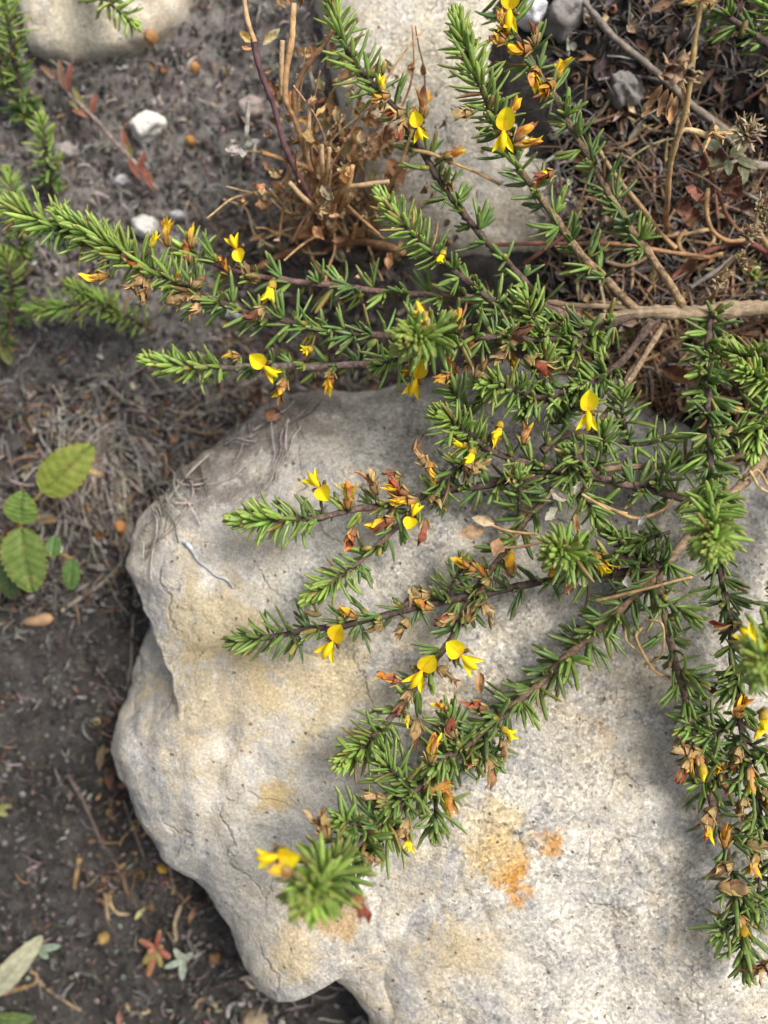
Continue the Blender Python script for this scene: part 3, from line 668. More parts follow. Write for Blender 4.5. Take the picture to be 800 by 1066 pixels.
branch([(140, 24, .30), (125, 12, .30), (108, -6, .28), (90, -30, .2), (70, -60, .1)], root=t, origin=b0, r0=.004, r1=.006, head=.14, spacing=.024, tuft=4, L=.07, headgap=.008)

# broad-leaved seedling
def broad_leaf(mb, base, tip, w, up, col, teeth=9, tooth=.10, cup=.10, lift=.06, nu=45, nv=13, veins=7, curl=0.0, dark=.5, sharp=.8):
    d = tip - base; L = d.length; d = d.normalized(); up = (up - d * up.dot(d)).normalized(); s = d.cross(up)
    rows = []
    for i in range(nu):
        u = i / (nu - 1)
        ww = w * (math.sin(math.pi * min(1, max(0, u)) ** sharp) ** .55 if 0 < u < 1 else .02)
        ph = (u * teeth) % 1.0
        ww *= 1 + tooth * (ph - .5) 
        r = []
        for j in range(nv):
            v = -1 + 2 * j / (nv - 1)
            vp = ((u - abs(v) * .18) * veins) % 1.0
            vein = math.exp(-((vp - .5) / .16) ** 2)
            mid = math.exp(-(v / .09) ** 2)
            h = cup * ww * abs(v) + lift * L * math.sin(math.pi * u) - .035 * w * vein * (1 - abs(v) * .4) - .10 * w * mid
            h += .05 * w * noise.noise(Vector((u * 6, v * 3, L * 50)))
            p = base + d * (L * u + ww * .10 * (1 - abs(v))) + s * (ww * v) + up * (h + curl * L * u * u)
            mo = noise.noise(Vector((u * 4 + L * 90, v * 2.5, 3))); c = mixc(tuple(k * (1 + .3 * mo) for k in col), tuple(k * dark for k in col), max(vein * .55, mid * .7))
            if mo > .42: c = mixc(c, (.30, .22, .07), .5)
            h += .16 * ww * noise.noise(Vector((u * 2.2, v * 1.5 + L * 40, 8)))
            c = mixc(c, (.26, .15, .05), .35 * smooth(.9, 1.0, abs(v)))
            r.append((p, c))
        rows.append(r)
    mb.grid(rows)
sb = S(16, 552)
seed = thing('broad_leaved_seedling', 'green seedling with round toothed veined leaves on dark soil left of the rock', 'seedling', sb)
LG = (.24, .29, .05); DG = (.16, .23, .05)
def seed_leaf(b, t_, w, z0, z1, col, label=None, up=Vector((0, 0, 1)), **kw):
    m = MB(); bb = P(b[0], b[1], z0); tt = P(t_[0], t_[1], z1)
    m_s = MB(); mid = sb.lerp(bb, .5) + Vector((0, 0, .04))
    m_s.tube([sb, mid, bb], [.007, .006, .005], [(.20, .07, .05), (.22, .09, .05), (.20, .16, .05)], 8)
    so = m_s.build('stalk', M_STEM, seed, sb)
    broad_leaf(m, bb, tt, w, up, col, **kw); o = m.build('leaf', M_BROAD, so, sb)
    if label: o['label'] = label
seed_leaf((44, 512), (97, 463), U(25), .24, .27, LG, 'largest yellow green leaf pointing up right', tooth=.2, teeth=11, up=Vector((.15, -.1, 1)))
seed_leaf((22, 545), (24, 511), U(20), .27, .30, (.16, .25, .05), 'small round upper leaf', tooth=.16, teeth=7)
seed_leaf((22, 549), (34, 617), U(28), .26, .22, DG, 'large green lower leaf with clear veins', tooth=.2, teeth=11, up=Vector((-.1, .1, 1)))
seed_leaf((54, 580), (58, 557), U(10), .2, .18, (.10, .19, .05), None, tooth=.22, teeth=5)
seed_leaf((76, 582), (74, 614), U(11), .18, .15, (.11, .20, .05), None, tooth=.22, teeth=5)
seed_leaf((10, 588), (12, 624), U(15), .16, .1, (.10, .15, .05), None, tooth=.18, teeth=6)
seed_leaf((2, 560), (-14, 610), U(13), .16, .1, (.09, .15, .05), None, tooth=.18, teeth=6)

def rosette(name, label, cat, px, py, leaves, mat=M_BROAD):
    b = S(px, py); t = thing(name, label, cat, b)
    m = MB(); m.tube([b, b + Vector((.003, .002, .05))], [.008, .007], [(.2, .12, .07)] * 2, 7); m.build('stem', M_STEM, t, b)
    for (ang, L, w, lift, c, kind) in leaves:
        m = MB(); d = (dirpx(ang) + Vector((0, 0, lift))).normalized(); o = b + Vector((0, 0, .05))
        if kind == 'n': add_leaf(m, o, d, Vector((0, 0, 1)), U(L), U(w), -.1, jit(c), jit(mixc(c, (.4, .15, .06), .2)), 8, .6)
        else: broad_leaf(m, o, o + d * U(L), U(w), Vector((0, 0, 1)), jit(c), teeth=2, tooth=0.0, nu=16, nv=7, veins=3)
        m.build('leaf', mat, t, b)
    return t
RD = (.30, .10, .065); RG = (.24, .22, .07)
rosette('red_seedling', 'red and green fleshy seedling on the dark soil below the rock', 'seedling', 166, 980,
        [(150, 24, 4.5, .2, RD, 'n'), (75, 26, 3.5, .3, RD, 'n'), (230, 24, 5, .2, RG, 'n'), (255, 36, 5, .15, (.32, .15, .07), 'n'), (330, 22, 5, .2, RD, 'n'), (290, 24, 4, .25, RG, 'n'), (30, 15, 4.5, .8, (.36, .15, .1), 'n'), (200, 12, 4.5, .9, (.36, .17, .1), 'n')])
rosette('pale_seedling', 'pale grey green felted seedling beside the red seedling', 'seedling', 194, 992,
        [(120, 20, 4.5, .25, (.40, .45, .36), 'b'), (40, 18, 4, .25, (.42, .46, .38), 'b'), (200, 24, 4, .15, (.36, .42, .34), 'b'), (270, 24, 4.5, .15, (.38, .43, .35), 'b'), (80, 12, 4, .5, (.46, .5, .4), 'b')])
rosette('pale_seedling', 'pale grey green leaf tips above the cream leaf in the bottom left corner', 'seedling', 46, 980,
        [(150, 20, 5, .25, (.34, .42, .32), 'b'), (10, 30, 5, .15, (.32, .40, .30), 'b'), (320, 18, 5, .2, (.30, .38, .28), 'b'), (230, 18, 4, .2, (.33, .4, .3), 'b')])
m = MB(); bb = S(-12, 1036, .03); broad_leaf(m, bb, S(44, 974, .06), U(15), Vector((.2, .1, 1)), (.50, .49, .33), teeth=6, tooth=.06, veins=6, cup=.35, dark=.6)
tag(m.build('fallen_leaf', M_BROAD, None, bb), 'cream scalloped leaf lying in the bottom left corner', 'leaf')
m = MB(); bb = S(-14, 1064, .03); broad_leaf(m, bb, S(36, 1060, .05), U(10), Vector((0, .2, 1)), (.10, .16, .045), teeth=8, tooth=.25, veins=6)
tag(m.build('fallen_leaf', M_BROAD, None, bb), 'dark green toothed leaf at the very bottom left edge', 'leaf')
rosette('small_herb', 'tiny yellow green sprout at the left edge above the bottom corner', 'sprout', 2, 838,
        [(20, 20, 4, .2, (.28, .30, .10), 'b'), (340, 18, 4, .2, (.3, .3, .12), 'b'), (80, 12, 4, .3, (.25, .28, .09), 'b')])
rosette('small_herb', 'young olive leaves at the left edge beside the dark hole', 'sprout', 8, 362,
        [(60, 34, 7, .3, (.13, .16, .04), 'b'), (110, 30, 7, .3, (.12, .15, .04), 'b'), (300, 30, 7, .2, (.16, .17, .05), 'b'), (200, 26, 6, .2, (.12, .14, .04), 'b')])
rosette('small_herb', 'olive shoots pointing up under the left branch tips', 'sprout', 26, 292,
        [(115, 44, 6, .3, (.16, .15, .05), 'b'), (80, 36, 6, .4, (.14, .15, .05), 'b'), (150, 28, 6, .3, (.18, .12, .06), 'b'), (30, 26, 5, .3, (.15, .13, .06), 'b')])

# ------------------------------------------------------------------ dry plants
D1 = (.58, .36, .165); D2 = (.44, .25, .125); D3 = (.22, .11, .06); D4 = (.60, .43, .24)
def crumple(mb, base, d, L, w, c, curl=.6, nu=9, nv=7, wob=.25):
    up = Vector((rnd(-.4, .4), rnd(-.4, .4), 1)); d = d.normalized(); up = (up - d * up.dot(d)).normalized(); s = d.cross(up)
    sd = rnd(0, 99); rows = []
    c2 = jit(c, .3)
    for i in range(nu):
        u = i / (nu - 1); ww = w * (math.sin(math.pi * (u ** .8 * .93 + .04)) ** 1.05) * (1 + .35 * noise.noise(Vector((u * 5, sd, 3))))
        a = curl * u * 2
        q = base + d * (L * (math.sin(a) / max(.01, curl * 2) if curl > .02 else u)) + up * (L * (1 - math.cos(a)) / max(.01, curl * 2))
        r = []
        for j in range(nv):
            v = -1 + 2 * j / (nv - 1)
            nn = noise.noise(Vector((u * 3 + sd, v * 2, sd)))
            p = q + s * (ww * v * (1 - .35 * abs(v))) + up * (ww * (.75 * abs(v) + wob * 2.6 * nn + .5 * wob * noise.noise(Vector((u * 9, v * 6 + sd, sd))))) + s * (wob * ww * 1.2 * noise.noise(Vector((u * 4, sd, v * 2)))) + d * (wob * ww * noise.noise(Vector((u * 3, v * 3 + sd, 4))))
            r.append((p, mixc(c, c2, max(0, min(1, .5 + nn)))))
        rows.append(r)
    mb.grid(rows)
def dry_tube(mb, pts, r0, r1, c0, c1, sides=7):
    W = [Vector(p) for p in catmull([tuple(p) for p in pts], 8)]
    stem_mesh(W, r0, r1, c0, c1, mb, .25, sides)
def PL(seq): return [P(*q) for q in seq]

hb = S(338, 262)
herb = thing('dead_herb', 'dead brown herb with curled leaves and reddish stalk between the two upper rocks', 'dead plant', hb)
def hstem(seq, r0, r1, c0, c1, name='stem'):
    m = MB(); dry_tube(m, PL(seq), r0, r1, c0, c1); return m.build(name, M_DRY, herb, hb)
PUR = (.13, .065, .075)
hstem([(264, 40, .62), (270, 70, .60), (284, 110, .56), (296, 150, .5), (312, 185, .42), (328, 220, .3), (338, 262, .08)], .007, .010, PUR, (.16, .09, .09))
hstem([(252, -8, .66), (258, 18, .64), (266, 44, .62)], .006, .007, D4, D1)
hstem([(306, 4, .62), (304, 40, .60), (298, 72, .57), (296, 102, .53), (306, 125, .49), (316, 150, .44), (330, 200, .3), (338, 262, .08)], .008, .008, D1, D2)
hstem([(347, 30, .66), (334, 50, .63), (318, 72, .59), (306, 98, .54), (306, 122, .49)], .006, .007, D3, D2)
hstem([(294, 42, .60), (292, 72, .57), (293, 100, .53)], .006, .008, D4, D1)
hstem([(273, 160, .48), (296, 166, .46), (318, 173, .42), (330, 185, .36)], .007, .007, D2, D3)
hstem([(322, 110, .52), (321, 140, .48), (322, 168, .42), (330, 190, .35)], .006, .007, D4, D1)
hstem([(336, 150, .50), (336, 172, .45), (338, 200, .32)], .006, .006, D4, D1)
hstem([(344, 152, .48), (341, 180, .42), (338, 205, .3)], .005, .006, D4, D1)
hstem([(300, 190, .44), (314, 205, .40), (328, 216, .34), (338, 230, .24)], .007, .009, D4, D1)
hstem([(404, 187, .50), (380, 191, .48), (362, 196, .44), (345, 215, .3)], .007, .007, D4, D1)
hstem([(368, 170, .5), (362, 200, .44), (352, 225, .3), (342, 250, .12)], .006, .007, D1, D2)
hstem([(396, 245, .42), (380, 232, .42), (362, 215, .38)], .004, .005, D2, D2)
hstem([(430, 132, .58), (418, 165, .52), (408, 190, .44), (390, 225, .3), (360, 255, .12)], .005, .006, D1, D2)
hstem([(428, 155, .55), (450, 160, .55), (480, 173, .53), (520, 193, .5)], .0045, .004, (.45, .29, .13), D1)
hstem([(264, 280, .15), (300, 262, .14), (335, 250, .14), (370, 250, .16), (400, 258, .2)], .01, .012, D3, D3)
hstem([(338, 262, .1), (372, 252, .2), (398, 254, .3), (420, 262, .36)], .009, .01, D3, D2)
random.seed(21)
herbleaves = [(264, 44, 20, 150), (274, 46, 20, 40), (262, 50, 14, 200), (303, 5, 26, 100), (312, 8, 18, 40), (298, 8, 18, 140), (290, 112, 22, 110), (286, 98, 20, 140), (300, 115, 24, 60), (294, 122, 16, 240), (310, 125, 22, 330), (312, 140, 22, 280),
    (322, 108, 22, 20), (330, 108, 18, 350), (340, 70, 26, 30), (352, 78, 24, 330), (330, 82, 24, 300), (345, 95, 26, 260), (365, 70, 24, 20), (350, 110, 28, 280), (335, 125, 22, 250), (355, 130, 26, 300), (345, 60, 20, 90), (372, 84, 18, 70), (330, 60, 18, 140),
    (340, 195, 30, 100), (330, 210, 30, 200), (345, 215, 36, 40), (320, 212, 26, 160), (350, 235, 34, 250), (338, 235, 36, 200), (355, 205, 30, 60), (365, 185, 30, 70), (372, 215, 30, 330), (330, 190, 24, 120), (318, 228, 30, 300), (360, 165, 24, 90), (370, 150, 26, 60), (385, 165, 26, 40), (395, 195, 30, 300),
    (405, 165, 36, 290), (415, 172, 28, 250), (410, 115, 30, 190), (424, 128, 30, 280), (380, 140, 22, 300), (398, 150, 20, 60), (452, 168, 22, 20), (285, 165, 16, 150), (275, 75, 14, 330), (310, 60, 14, 80), (346, 250, 24, 340), (376, 240, 24, 10), (300, 200, 20, 150)]
for px, py, L, a in herbleaves:
    z = .55 - .0016 * py + rnd(-.05, .05)
    p = P(px, py, z); p = P(px, py, max(z, surf(p.x, p.y) + .02))
    m = MB(); crumple(m, p, dirpx(a) + Vector((0, 0, rnd(-.3, .5))), U(L) * rnd(.9, 1.2), U(L) * rnd(.22, .4), jit(random.choice([D1, D1, D2, D4, (.40, .20, .08)]), .25), rnd(.2, 1.1))
    m.build('dead_leaf', M_DRY, herb, hb)

random.seed(33)
tg = MB()
for k in range(40):
    x, y = random.gauss(345, 34), rnd(195, 262); a = random.gauss(80, 75); L = rnd(35, 110); z = rnd(.10, .2); q = []
    for i in range(4): q.append(P(x, y, z)); x += math.cos(R(a)) * L / 3; y -= math.sin(R(a)) * L / 3; a += rnd(-45, 45); z += rnd(-.01, .11)
    dry_tube(tg, q, .0045, .0025, jit(random.choice([D1, D4, D2]), .25), jit(random.choice([D1, D4, D4]), .25), 5)
tg.build('stem_tangle', M_DRY, herb, hb)
ex = MB()
for k in range(13):
    x, y = random.gauss(335, 26), rnd(190, 255); x1, y1 = rnd(262, 450), rnd(10, 170); z = rnd(.12, .3); bow = rnd(-40, 40); q = []
    for i in range(5):
        u = i / 4; q.append(P(x + (x1 - x) * u + bow * math.sin(3.14 * u), y + (y1 - y) * u, z + .32 * u * rnd(.85, 1.1)))
    dry_tube(ex, q, .0042, .0022, jit(random.choice([D1, D2, D2, D3]), .25), jit(random.choice([D1, D4, D2]), .25), 5)
    for i in range(3):
        u = rnd(.35, 1); b_ = q[int(u * 4)]
        crumple(ex, b_, Vector((rnd(-1, 1), rnd(-1, 1), rnd(-.2, .8))), U(rnd(10, 22)), U(rnd(3, 7)), jit(random.choice([D1, D4, D2]), .3), rnd(.4, 1.3), wob=.4)
for k in range(170):
    px, py = random.gauss(372, 46), random.gauss(160, 55); z = rnd(.15, .45); p = P(px, py, z)
    if p.z < surf(p.x, p.y) + .01: p = P(px, py, surf(p.x, p.y) + .03)
    L = rnd(10, 26); crumple(ex, p, Vector((rnd(-1, 1), rnd(-1, 1), rnd(-.3, .9))), U(L), U(L) * rnd(.15, .4), jit(random.choice([D1, D4, D2, (.36, .27, .18)]), .3), rnd(.4, 1.5), wob=.45)
o = ex.build('dead_foliage', M_DRY, herb, hb); o['kind'] = 'stuff'
for k in range(52):
    px, py = random.gauss(352, 34), random.gauss(180, 48); z = rnd(.2, .48); p = P(px, py, z)
    if p.z < surf(p.x, p.y): p = P(px, py, surf(p.x, p.y) + .03)
    m = MB(); L = rnd(14, 28); crumple(m, p, Vector((rnd(-1, 1), rnd(-1, 1), rnd(-.3, .9))), U(L), U(L) * rnd(.2, .45), jit(random.choice([D1, D4, D4, D2]), .3), rnd(.4, 1.3), wob=.4)
    m.build('dead_leaf', M_DRY, herb, hb)
def curl_tuft(mb, p, n, L, cols, r=.004, spread=1.0, seed=0):
    for k in range(n):
        a = rnd(0, 6.28); e = rnd(.1, 1.2) * spread
        d = Vector((math.cos(a) * math.sin(e), math.sin(a) * math.sin(e), math.cos(e)))
        pts = [p + d * (L * t) + Vector((noise.noise(d * 3 + Vector((t * 2, k, 0))), noise.noise(d * 3 + Vector((0, t * 2, k))), 0)) * L * .4 * t for t in (0, .25, .5, .75, 1)]
        c = jit(random.choice(cols), .25)
        mb.tube(pts, [r * .8, r, r * 1.2, r, r * .3], [c] * 5, 5, .5)

# straw flower stalk at the upper right
b1 = S(698, 250)
h2 = thing('dead_herb', 'tall straw stalk with drooping dried flower head at the upper right', 'dead plant', b1)
def h2s(seq, r0, r1, c0, c1, name='stem', par=None, o=None):
    m = MB(); dry_tube(m, PL(seq), r0, r1, c0, c1); return m.build(name, M_DRY, par or h2, o or b1)
h2s([(729, -12, .86), (727, 20, .84), (722, 55, .80), (718, 90, .75), (710, 130, .68), (700, 165, .60), (695, 200, .50), (694, 225, .4), (698, 250, .26)], .0055, .0085, (.50, .36, .15), D2)
h2s([(708, 78, .74), (712, 95, .73), (715, 118, .70)], .006, .006, D1, D1)
h2s([(712, 118, .68), (722, 140, .6), (735, 165, .5), (745, 190, .36)], .0045, .005, D2, D3)
h2s([(705, 145, .62), (712, 136, .63), (726, 138, .62), (738, 142, .6), (745, 132, .6)], .006, .008, D4, D4)
m = MB()
for k in range(7): crumple(m, P(700, 84, .74), dirpx(30 + k * 24 + rnd(-8, 8)) + Vector((0, 0, rnd(.0, .8))), U(36) * rnd(.75, 1.1), U(15), jit((.42, .27, .17), .25), 1.2, wob=.3)
curl_tuft(m, P(706, 78, .76), 16, .06, [D4, (.5, .38, .2)])
m.build('flower_head', M_DRY, h2, b1)
for k, (px, py, a, L) in enumerate([(696, 92, 240, 34), (700, 96, 255, 36), (690, 88, 230, 34), (684, 98, 250, 30), (705, 100, 265, 32)]):
    m = MB(); crumple(m, P(px, py, .70), dirpx(a) + Vector((0, 0, -.6)), U(L), U(6), jit(D2), .7); m.build('dead_leaf', M_DRY, h2, b1)
m = MB(); curl_tuft(m, P(740, 138, .6), 10, .06, [D4, (.5, .38, .2), D1]); m.build('flower_head', M_DRY, h2, b1)
m = MB(); curl_tuft(m, P(728, 0, .86), 14, .06, [D4, (.45, .28, .1), D1]); m.build('flower_head', M_DRY, h2, b1)
b2 = S(735, 215)
h3 = thing('dead_herb', 'wilted reddish brown leaf cluster below the straw stalk', 'dead plant', b2)
for px, py, a, L, w in [(725, 195, 250, 40, 16), (730, 178, 90, 30, 14), (716, 205, 230, 36, 14), (748, 185, 20, 34, 12), (750, 200, 330, 30, 12), (738, 172, 70, 26, 12), (722, 215, 265, 34, 14), (742, 168, 30, 24, 10), (758, 195, 10, 22, 9)]:
    m = MB(); crumple(m, P(px, py, .40 + rnd(-.03, .05)), dirpx(a) + Vector((0, 0, rnd(-.3, .3))), U(L), U(w), jit((.21, .10, .065), .2), rnd(.5, 1.0), wob=.3); m.build('dead_leaf', M_DRY, h3, b2)
m = MB(); dry_tube(m, PL([(738, 195, .38), (736, 220, .36), (742, 240, .34), (760, 250, .33), (785, 248, .32)]), .0055, .0065, D1, D2); m.build('stem', M_DRY, h3, b2)
m = MB(); dry_tube(m, PL([(748, 200, .36), (755, 222, .33), (768, 240, .3)]), .005, .006, D3, D3); m.build('stem', M_DRY, h3, b2)

# grey-leaved herb with seed heads
b3 = S(790, 165)
h4 = thing('grey_leaved_herb', 'grey green herb with straw seed head near the right edge', 'herb', b3)
m = MB(); dry_tube(m, PL([(755, 140, .48), (765, 152, .46), (780, 168, .4), (800, 172, .36), (830, 170, .3)]), .006, .009, (.3, .24, .2), (.3, .25, .2)); m.build('stem', M_STEM, h4, b3)
m = MB(); dry_tube(m, PL([(748, 172, .42), (770, 168, .42), (800, 170, .36)]), .006, .008, (.35, .3, .26), (.3, .25, .2)); m.build('stem', M_STEM, h4, b3)
for px, py, a, L, w in [(752, 152, 100, 20, 5), (750, 154, 170, 20, 7), (758, 152, 70, 22, 6), (752, 160, 220, 22, 7), (760, 162, 30, 20, 6), (768, 165, 330, 24, 5), (776, 172, 260, 22, 4.5), (770, 172, 290, 20, 4), (758, 166, 270, 18, 5)]:
    m = MB(); p = P(px, py, .46); broad_leaf(m, p, p + (dirpx(a) + Vector((0, 0, .2))) * U(L), U(w), Vector((0, 0, 1)), jit((.17, .19, .09)), teeth=2, tooth=0, nu=14, nv=7, veins=3); m.build('leaf', M_BROAD, h4, b3)
m = MB(); curl_tuft(m, P(776, 140, .52), 40, .058, [(.42, .32, .2), (.34, .25, .15), (.5, .41, .28)], .0045, 1.1); m.build('seed_head', M_DRY, h4, b3)
def seedhead(label, spots, stalk):
    b = S(*stalk[-1][:2]); t = thing('dry_seed_head', label, 'seed head', b)
    m = MB(); dry_tube(m, [P(*q) for q in stalk[:-1]] + [b], .006, .007, D4, D2); m.build('stalk', M_DRY, t, b)
    for (px, py, z, L, n) in spots:
        m = MB(); p = P(px, py, z)
        for k in range(6):
            a = k * 60 + rnd(-15, 15)
            crumple(m, p, dirpx(a) + Vector((0, 0, .7)), U(L), U(L * .38), jit((.46, .36, .22), .2), .3)
        curl_tuft(m, p, n, U(L * .9), [(.5, .4, .25), (.4, .3, .16)], .004, 1.0); m.build('seed_cup', M_DRY, t, b)
seedhead('pair of pale fuzzy dry seed cups at the right edge', [(778, 243, .52, 17, 14), (792, 216, .54, 17, 14), (798, 236, .48, 14, 10)], [(792, 216, .53), (788, 232, .49), (795, 250, .4), (810, 275, .28)])
seedhead('small straw seed cup above the thick woody stem', [(748, 292, .5, 14, 10), (756, 285, .5, 10, 8)], [(750, 290, .5), (744, 306, .42), (738, 318, .3)])
seedhead('drooping grey brown seed cup left of the small green sprig', [(770, 270, .44, 14, 6), (778, 278, .42, 14, 6)], [(768, 266, .44), (752, 282, .4), (735, 300, .3)])
bw = S(250, 170)
t = thing('dry_seed_head', 'bleached white dry flower on a stalk left of the dead brown herb', 'seed head', bw)
m = MB(); dry_tube(m, PL([(258, 105, .40), (257, 130, .38), (255, 148, .34)]) + [bw], .006, .006, (.5, .46, .4), (.5, .46, .4)); m.build('stalk', M_DRY, t, bw)
for a, L, w in [(0, 26, 7), (340, 22, 6), (200, 28, 9), (230, 24, 8), (180, 22, 6), (270, 18, 7), (160, 16, 5)]:
    m = MB(); crumple(m, P(253, 152, .33), dirpx(a) + Vector((0, 0, rnd(-.1, .3))), U(L), U(w), jit((.60, .57, .49), .1), .5); m.build('petal', M_DRY, t, bw)

# papery withered bits in the middle of the shrub: belong to it
for px, py, z, a, L, w, c in [(505, 552, .66, 190, 34, 10, (.42, .29, .17)), (515, 545, .67, 170, 30, 8, (.50, .38, .25)), (520, 560, .64, 250, 24, 9, (.38, .24, .13)), (590, 520, .62, 150, 26, 8, (.36, .32, .27)), (580, 528, .62, 220, 24, 8, (.34, .30, .26)), (598, 515, .62, 60, 18, 6, (.42, .36, .3)), (600, 535, .6, 260, 26, 6, (.34, .2, .1)), (665, 548, .64, 60, 16, 4, (.5, .5, .46)), (610, 610, .66, 120, 16, 7, (.58, .53, .44)), (654, 612, .62, 90, 16, 6, (.58, .53, .44)),
                              (775, 425, .5, 200, 30, 7, D1), (785, 448, .5, 230, 36, 6, D2), (770, 440, .5, 215, 30, 5, D4), (500, 700, .5, 280, 26, 8, D2), (515, 735, .5, 300, 20, 6, D2)]:
    m = MB(); p = P(px, py, z); p = P(px, py, max(z, surf(p.x, p.y) + .02)); crumple(m, p, dirpx(a) + Vector((0, 0, .1)), U(L), U(w), c, .5); m.build('dead_leaf', M_DRY, shrub, SHB)
def thin(seq, r, c0, c1):
    m = MB(); dry_tube(m, PL(seq), r, r * .9, c0, c1, 6); m.build('dry_twig', M_DRY, shrub, SHB)
thin([(610, 520, .6), (640, 530, .61), (665, 538, .6), (690, 530, .57), (700, 520, .56)], .0048, (.36, .22, .10), D1)
thin([(605, 514, .6), (630, 528, .61), (655, 533, .6)], .004, D4, D1)
thin([(620, 625, .58), (650, 618, .6), (690, 608, .6), (721, 601, .6)], .0042, (.36, .24, .12), D1)
thin([(500, 540, .62), (530, 553, .62), (560, 557, .62)], .004, D1, D2)
thin([(520, 570, .6), (545, 569, .61), (565, 565, .61)], .0038, D2, D2)
thin([(668, 655, .55), (662, 665, .58), (680, 695, .56), (698, 705, .52)], .0048, (.4, .27, .1), D1)
thin([(672, 648, .56), (690, 650, .6), (690, 680, .58), (672, 690, .54)], .0042, D4, (.45, .3, .1))
thin([(650, 655, .54), (652, 668, .55), (668, 680, .52)], .0038, D4, D4)
thin([(780, 490, .5), (790, 505, .48), (800, 512, .47)], .0048, D4, D4)
thin([(800, 505, .5), (788, 490, .5), (775, 500, .48)], .0042, D1, D4)

# ------------------------------------------------------------------ loose twigs, dry stems, roots (each its own thing)
def lay(name, label, cat, seq, r0, r1, c0, c1, mat=M_DRY, lift=.01, group=None):
    pts = []
    for q in seq:
        if len(q) == 3: p = P(*q); h = surf(p.x, p.y); pts.append(Vector((p.x, p.y, max(p.z, h + r0 * .7))))
        else: pts.append(S(q[0], q[1], lift))
    m = MB(); dry_tube(m, pts, r0, r1, c0, c1, 8)
    o = m.build(name, mat, None, pts[0]); tag(o, label, cat, group); return o
GT = (.26, .225, .195)
lay('twig', 'smooth grey twig slanting down from the top edge at the upper right', 'twig', [(598, -14), (615, 10), (640, 38), (668, 62), (695, 84), (725, 112), (758, 138)], .008, .010, GT, (.33, .27, .21), lift=.06)
lay('twig', 'thin pale twig crossing under the smooth grey twig', 'twig', [(622, 82), (650, 79), (680, 82), (705, 90)], .004, .005, GT, GT, lift=.04)
lay('twig', 'straight tan stem running beside the right-hand upright branch', 'twig', [(622, 152, .42), (640, 180, .42), (662, 210, .4), (684, 238, .38), (704, 258, .36)], .006, .007, (.4, .29, .17), D1)
lay('twig', 'long reddish brown stem lying level under the upright branches', 'twig', [(505, 254, .38), (540, 254, .40), (600, 254, .40), (650, 256, .40), (695, 262, .38), (740, 268, .36)], .0055, .006, (.20, .075, .05), D2)
lay('twig', 'reddish stem crossing at a slant below the red level stem', 'twig', [(545, 275, .38), (566, 262, .4), (588, 246, .4), (600, 240, .38)], .006, .006, (.18, .085, .06), (.20, .08, .06))
lay('twig', 'curved wine-red stalk arching to the right edge', 'twig', [(700, 290), (722, 270), (745, 257), (772, 252), (795, 262), (812, 285)], .007, .009, (.25, .10, .07), (.20, .07, .06), lift=.05)
lay('twig', 'pale curled stem with a hooked end left of the wine-red stalk', 'twig', [(665, 240), (690, 246), (715, 244), (738, 240), (742, 250), (736, 256)], .0055, .005, D4, D1, lift=.05)
lay('twig', 'wavy tan stem above the woody stem', 'twig', [(632, 272), (650, 276), (668, 270), (678, 262)], .005, .0045, (.42, .29, .19), D1, lift=.06)
lay('twig', 'brown stem looping around the pale hooked stem', 'twig', [(752, 262), (730, 268), (712, 262), (708, 250), (716, 240)], .006, .006, D1, D2, lift=.07)
lay('twig', 'slanting tan twig in the needle litter below the woody stem', 'twig', [(648, 406), (660, 385), (678, 362), (692, 340)], .009, .009, (.35, .25, .17), (.33, .24, .17), lift=.05)
lay('twig', 'thin straight twig crossing the needle litter', 'twig', [(665, 378), (690, 366), (712, 352)], .005, .005, D1, D4, lift=.05)
lay('twig', 'grey broken stick leaning beside the seed cup', 'twig', [(720, 300), (736, 288), (752, 276), (764, 266)], .007, .006, (.33, .29, .26), (.36, .31, .28), lift=.08)
PR = (.34, .295, .25)
RT = [('pale root curving down the left of the seedling leaves', [(82, 448), (98, 460), (104, 485), (110, 510), (118, 536), (122, 560)], .006),
      ('forked pale root sweeping over the soil beside the rock', [(110, 448), (140, 455), (158, 468), (168, 485)], .008),
      ('long grey root running along the rock edge to the lower left', [(64, 636), (85, 622), (108, 606), (124, 588), (132, 565), (136, 540), (130, 500), (118, 470), (108, 450)], .007),
      ('thin root arching over the upper left rim of the rock', [(150, 570), (172, 555), (190, 535), (202, 515), (198, 498), (186, 484)], .005),
      ('hair-thin root hanging down the shaded rock flank', [(136, 590), (141, 620), (137, 660), (136, 700), (130, 720)], .004),
      ('faint root crossing the grey rim of the rock', [(152, 548), (185, 508), (215, 475), (250, 440), (268, 425)], .0045),
      ('fine root beside the curved pale root', [(100, 450), (118, 480), (132, 510), (138, 545), (134, 580)], .004),
      ('short root among the pale fibres', [(118, 462), (130, 478), (142, 490)], .005)]
for l, q, r in RT: lay('root', l, 'root', q, r, r * .6, jit(PR, .15), jit(PR, .2))
lay('twig', 'long thin brown twig on the soil left of the rock bottom', 'twig', [(70, 806), (84, 830), (92, 848), (105, 875), (122, 902), (136, 930), (152, 962)], .006, .005, (.17, .13, .11), (.14, .10, .08))
lay('twig', 'fine straight twig along the lower rock edge', 'twig', [(128, 832), (138, 858), (145, 880), (150, 895)], .005, .004, (.2, .15, .12), (.2, .15, .12))
lay('twig', 'bent twig beside the orange bit under the rock rim', 'twig', [(175, 895), (180, 920), (190, 935), (200, 950)], .004, .004, (.24, .18, .15), (.2, .15, .12))
lay('twig', 'short straw curl in the middle of the lower soil', 'twig', [(82, 893), (80, 908), (78, 925)], .009, .007, (.34, .22, .10), (.30, .20, .1))
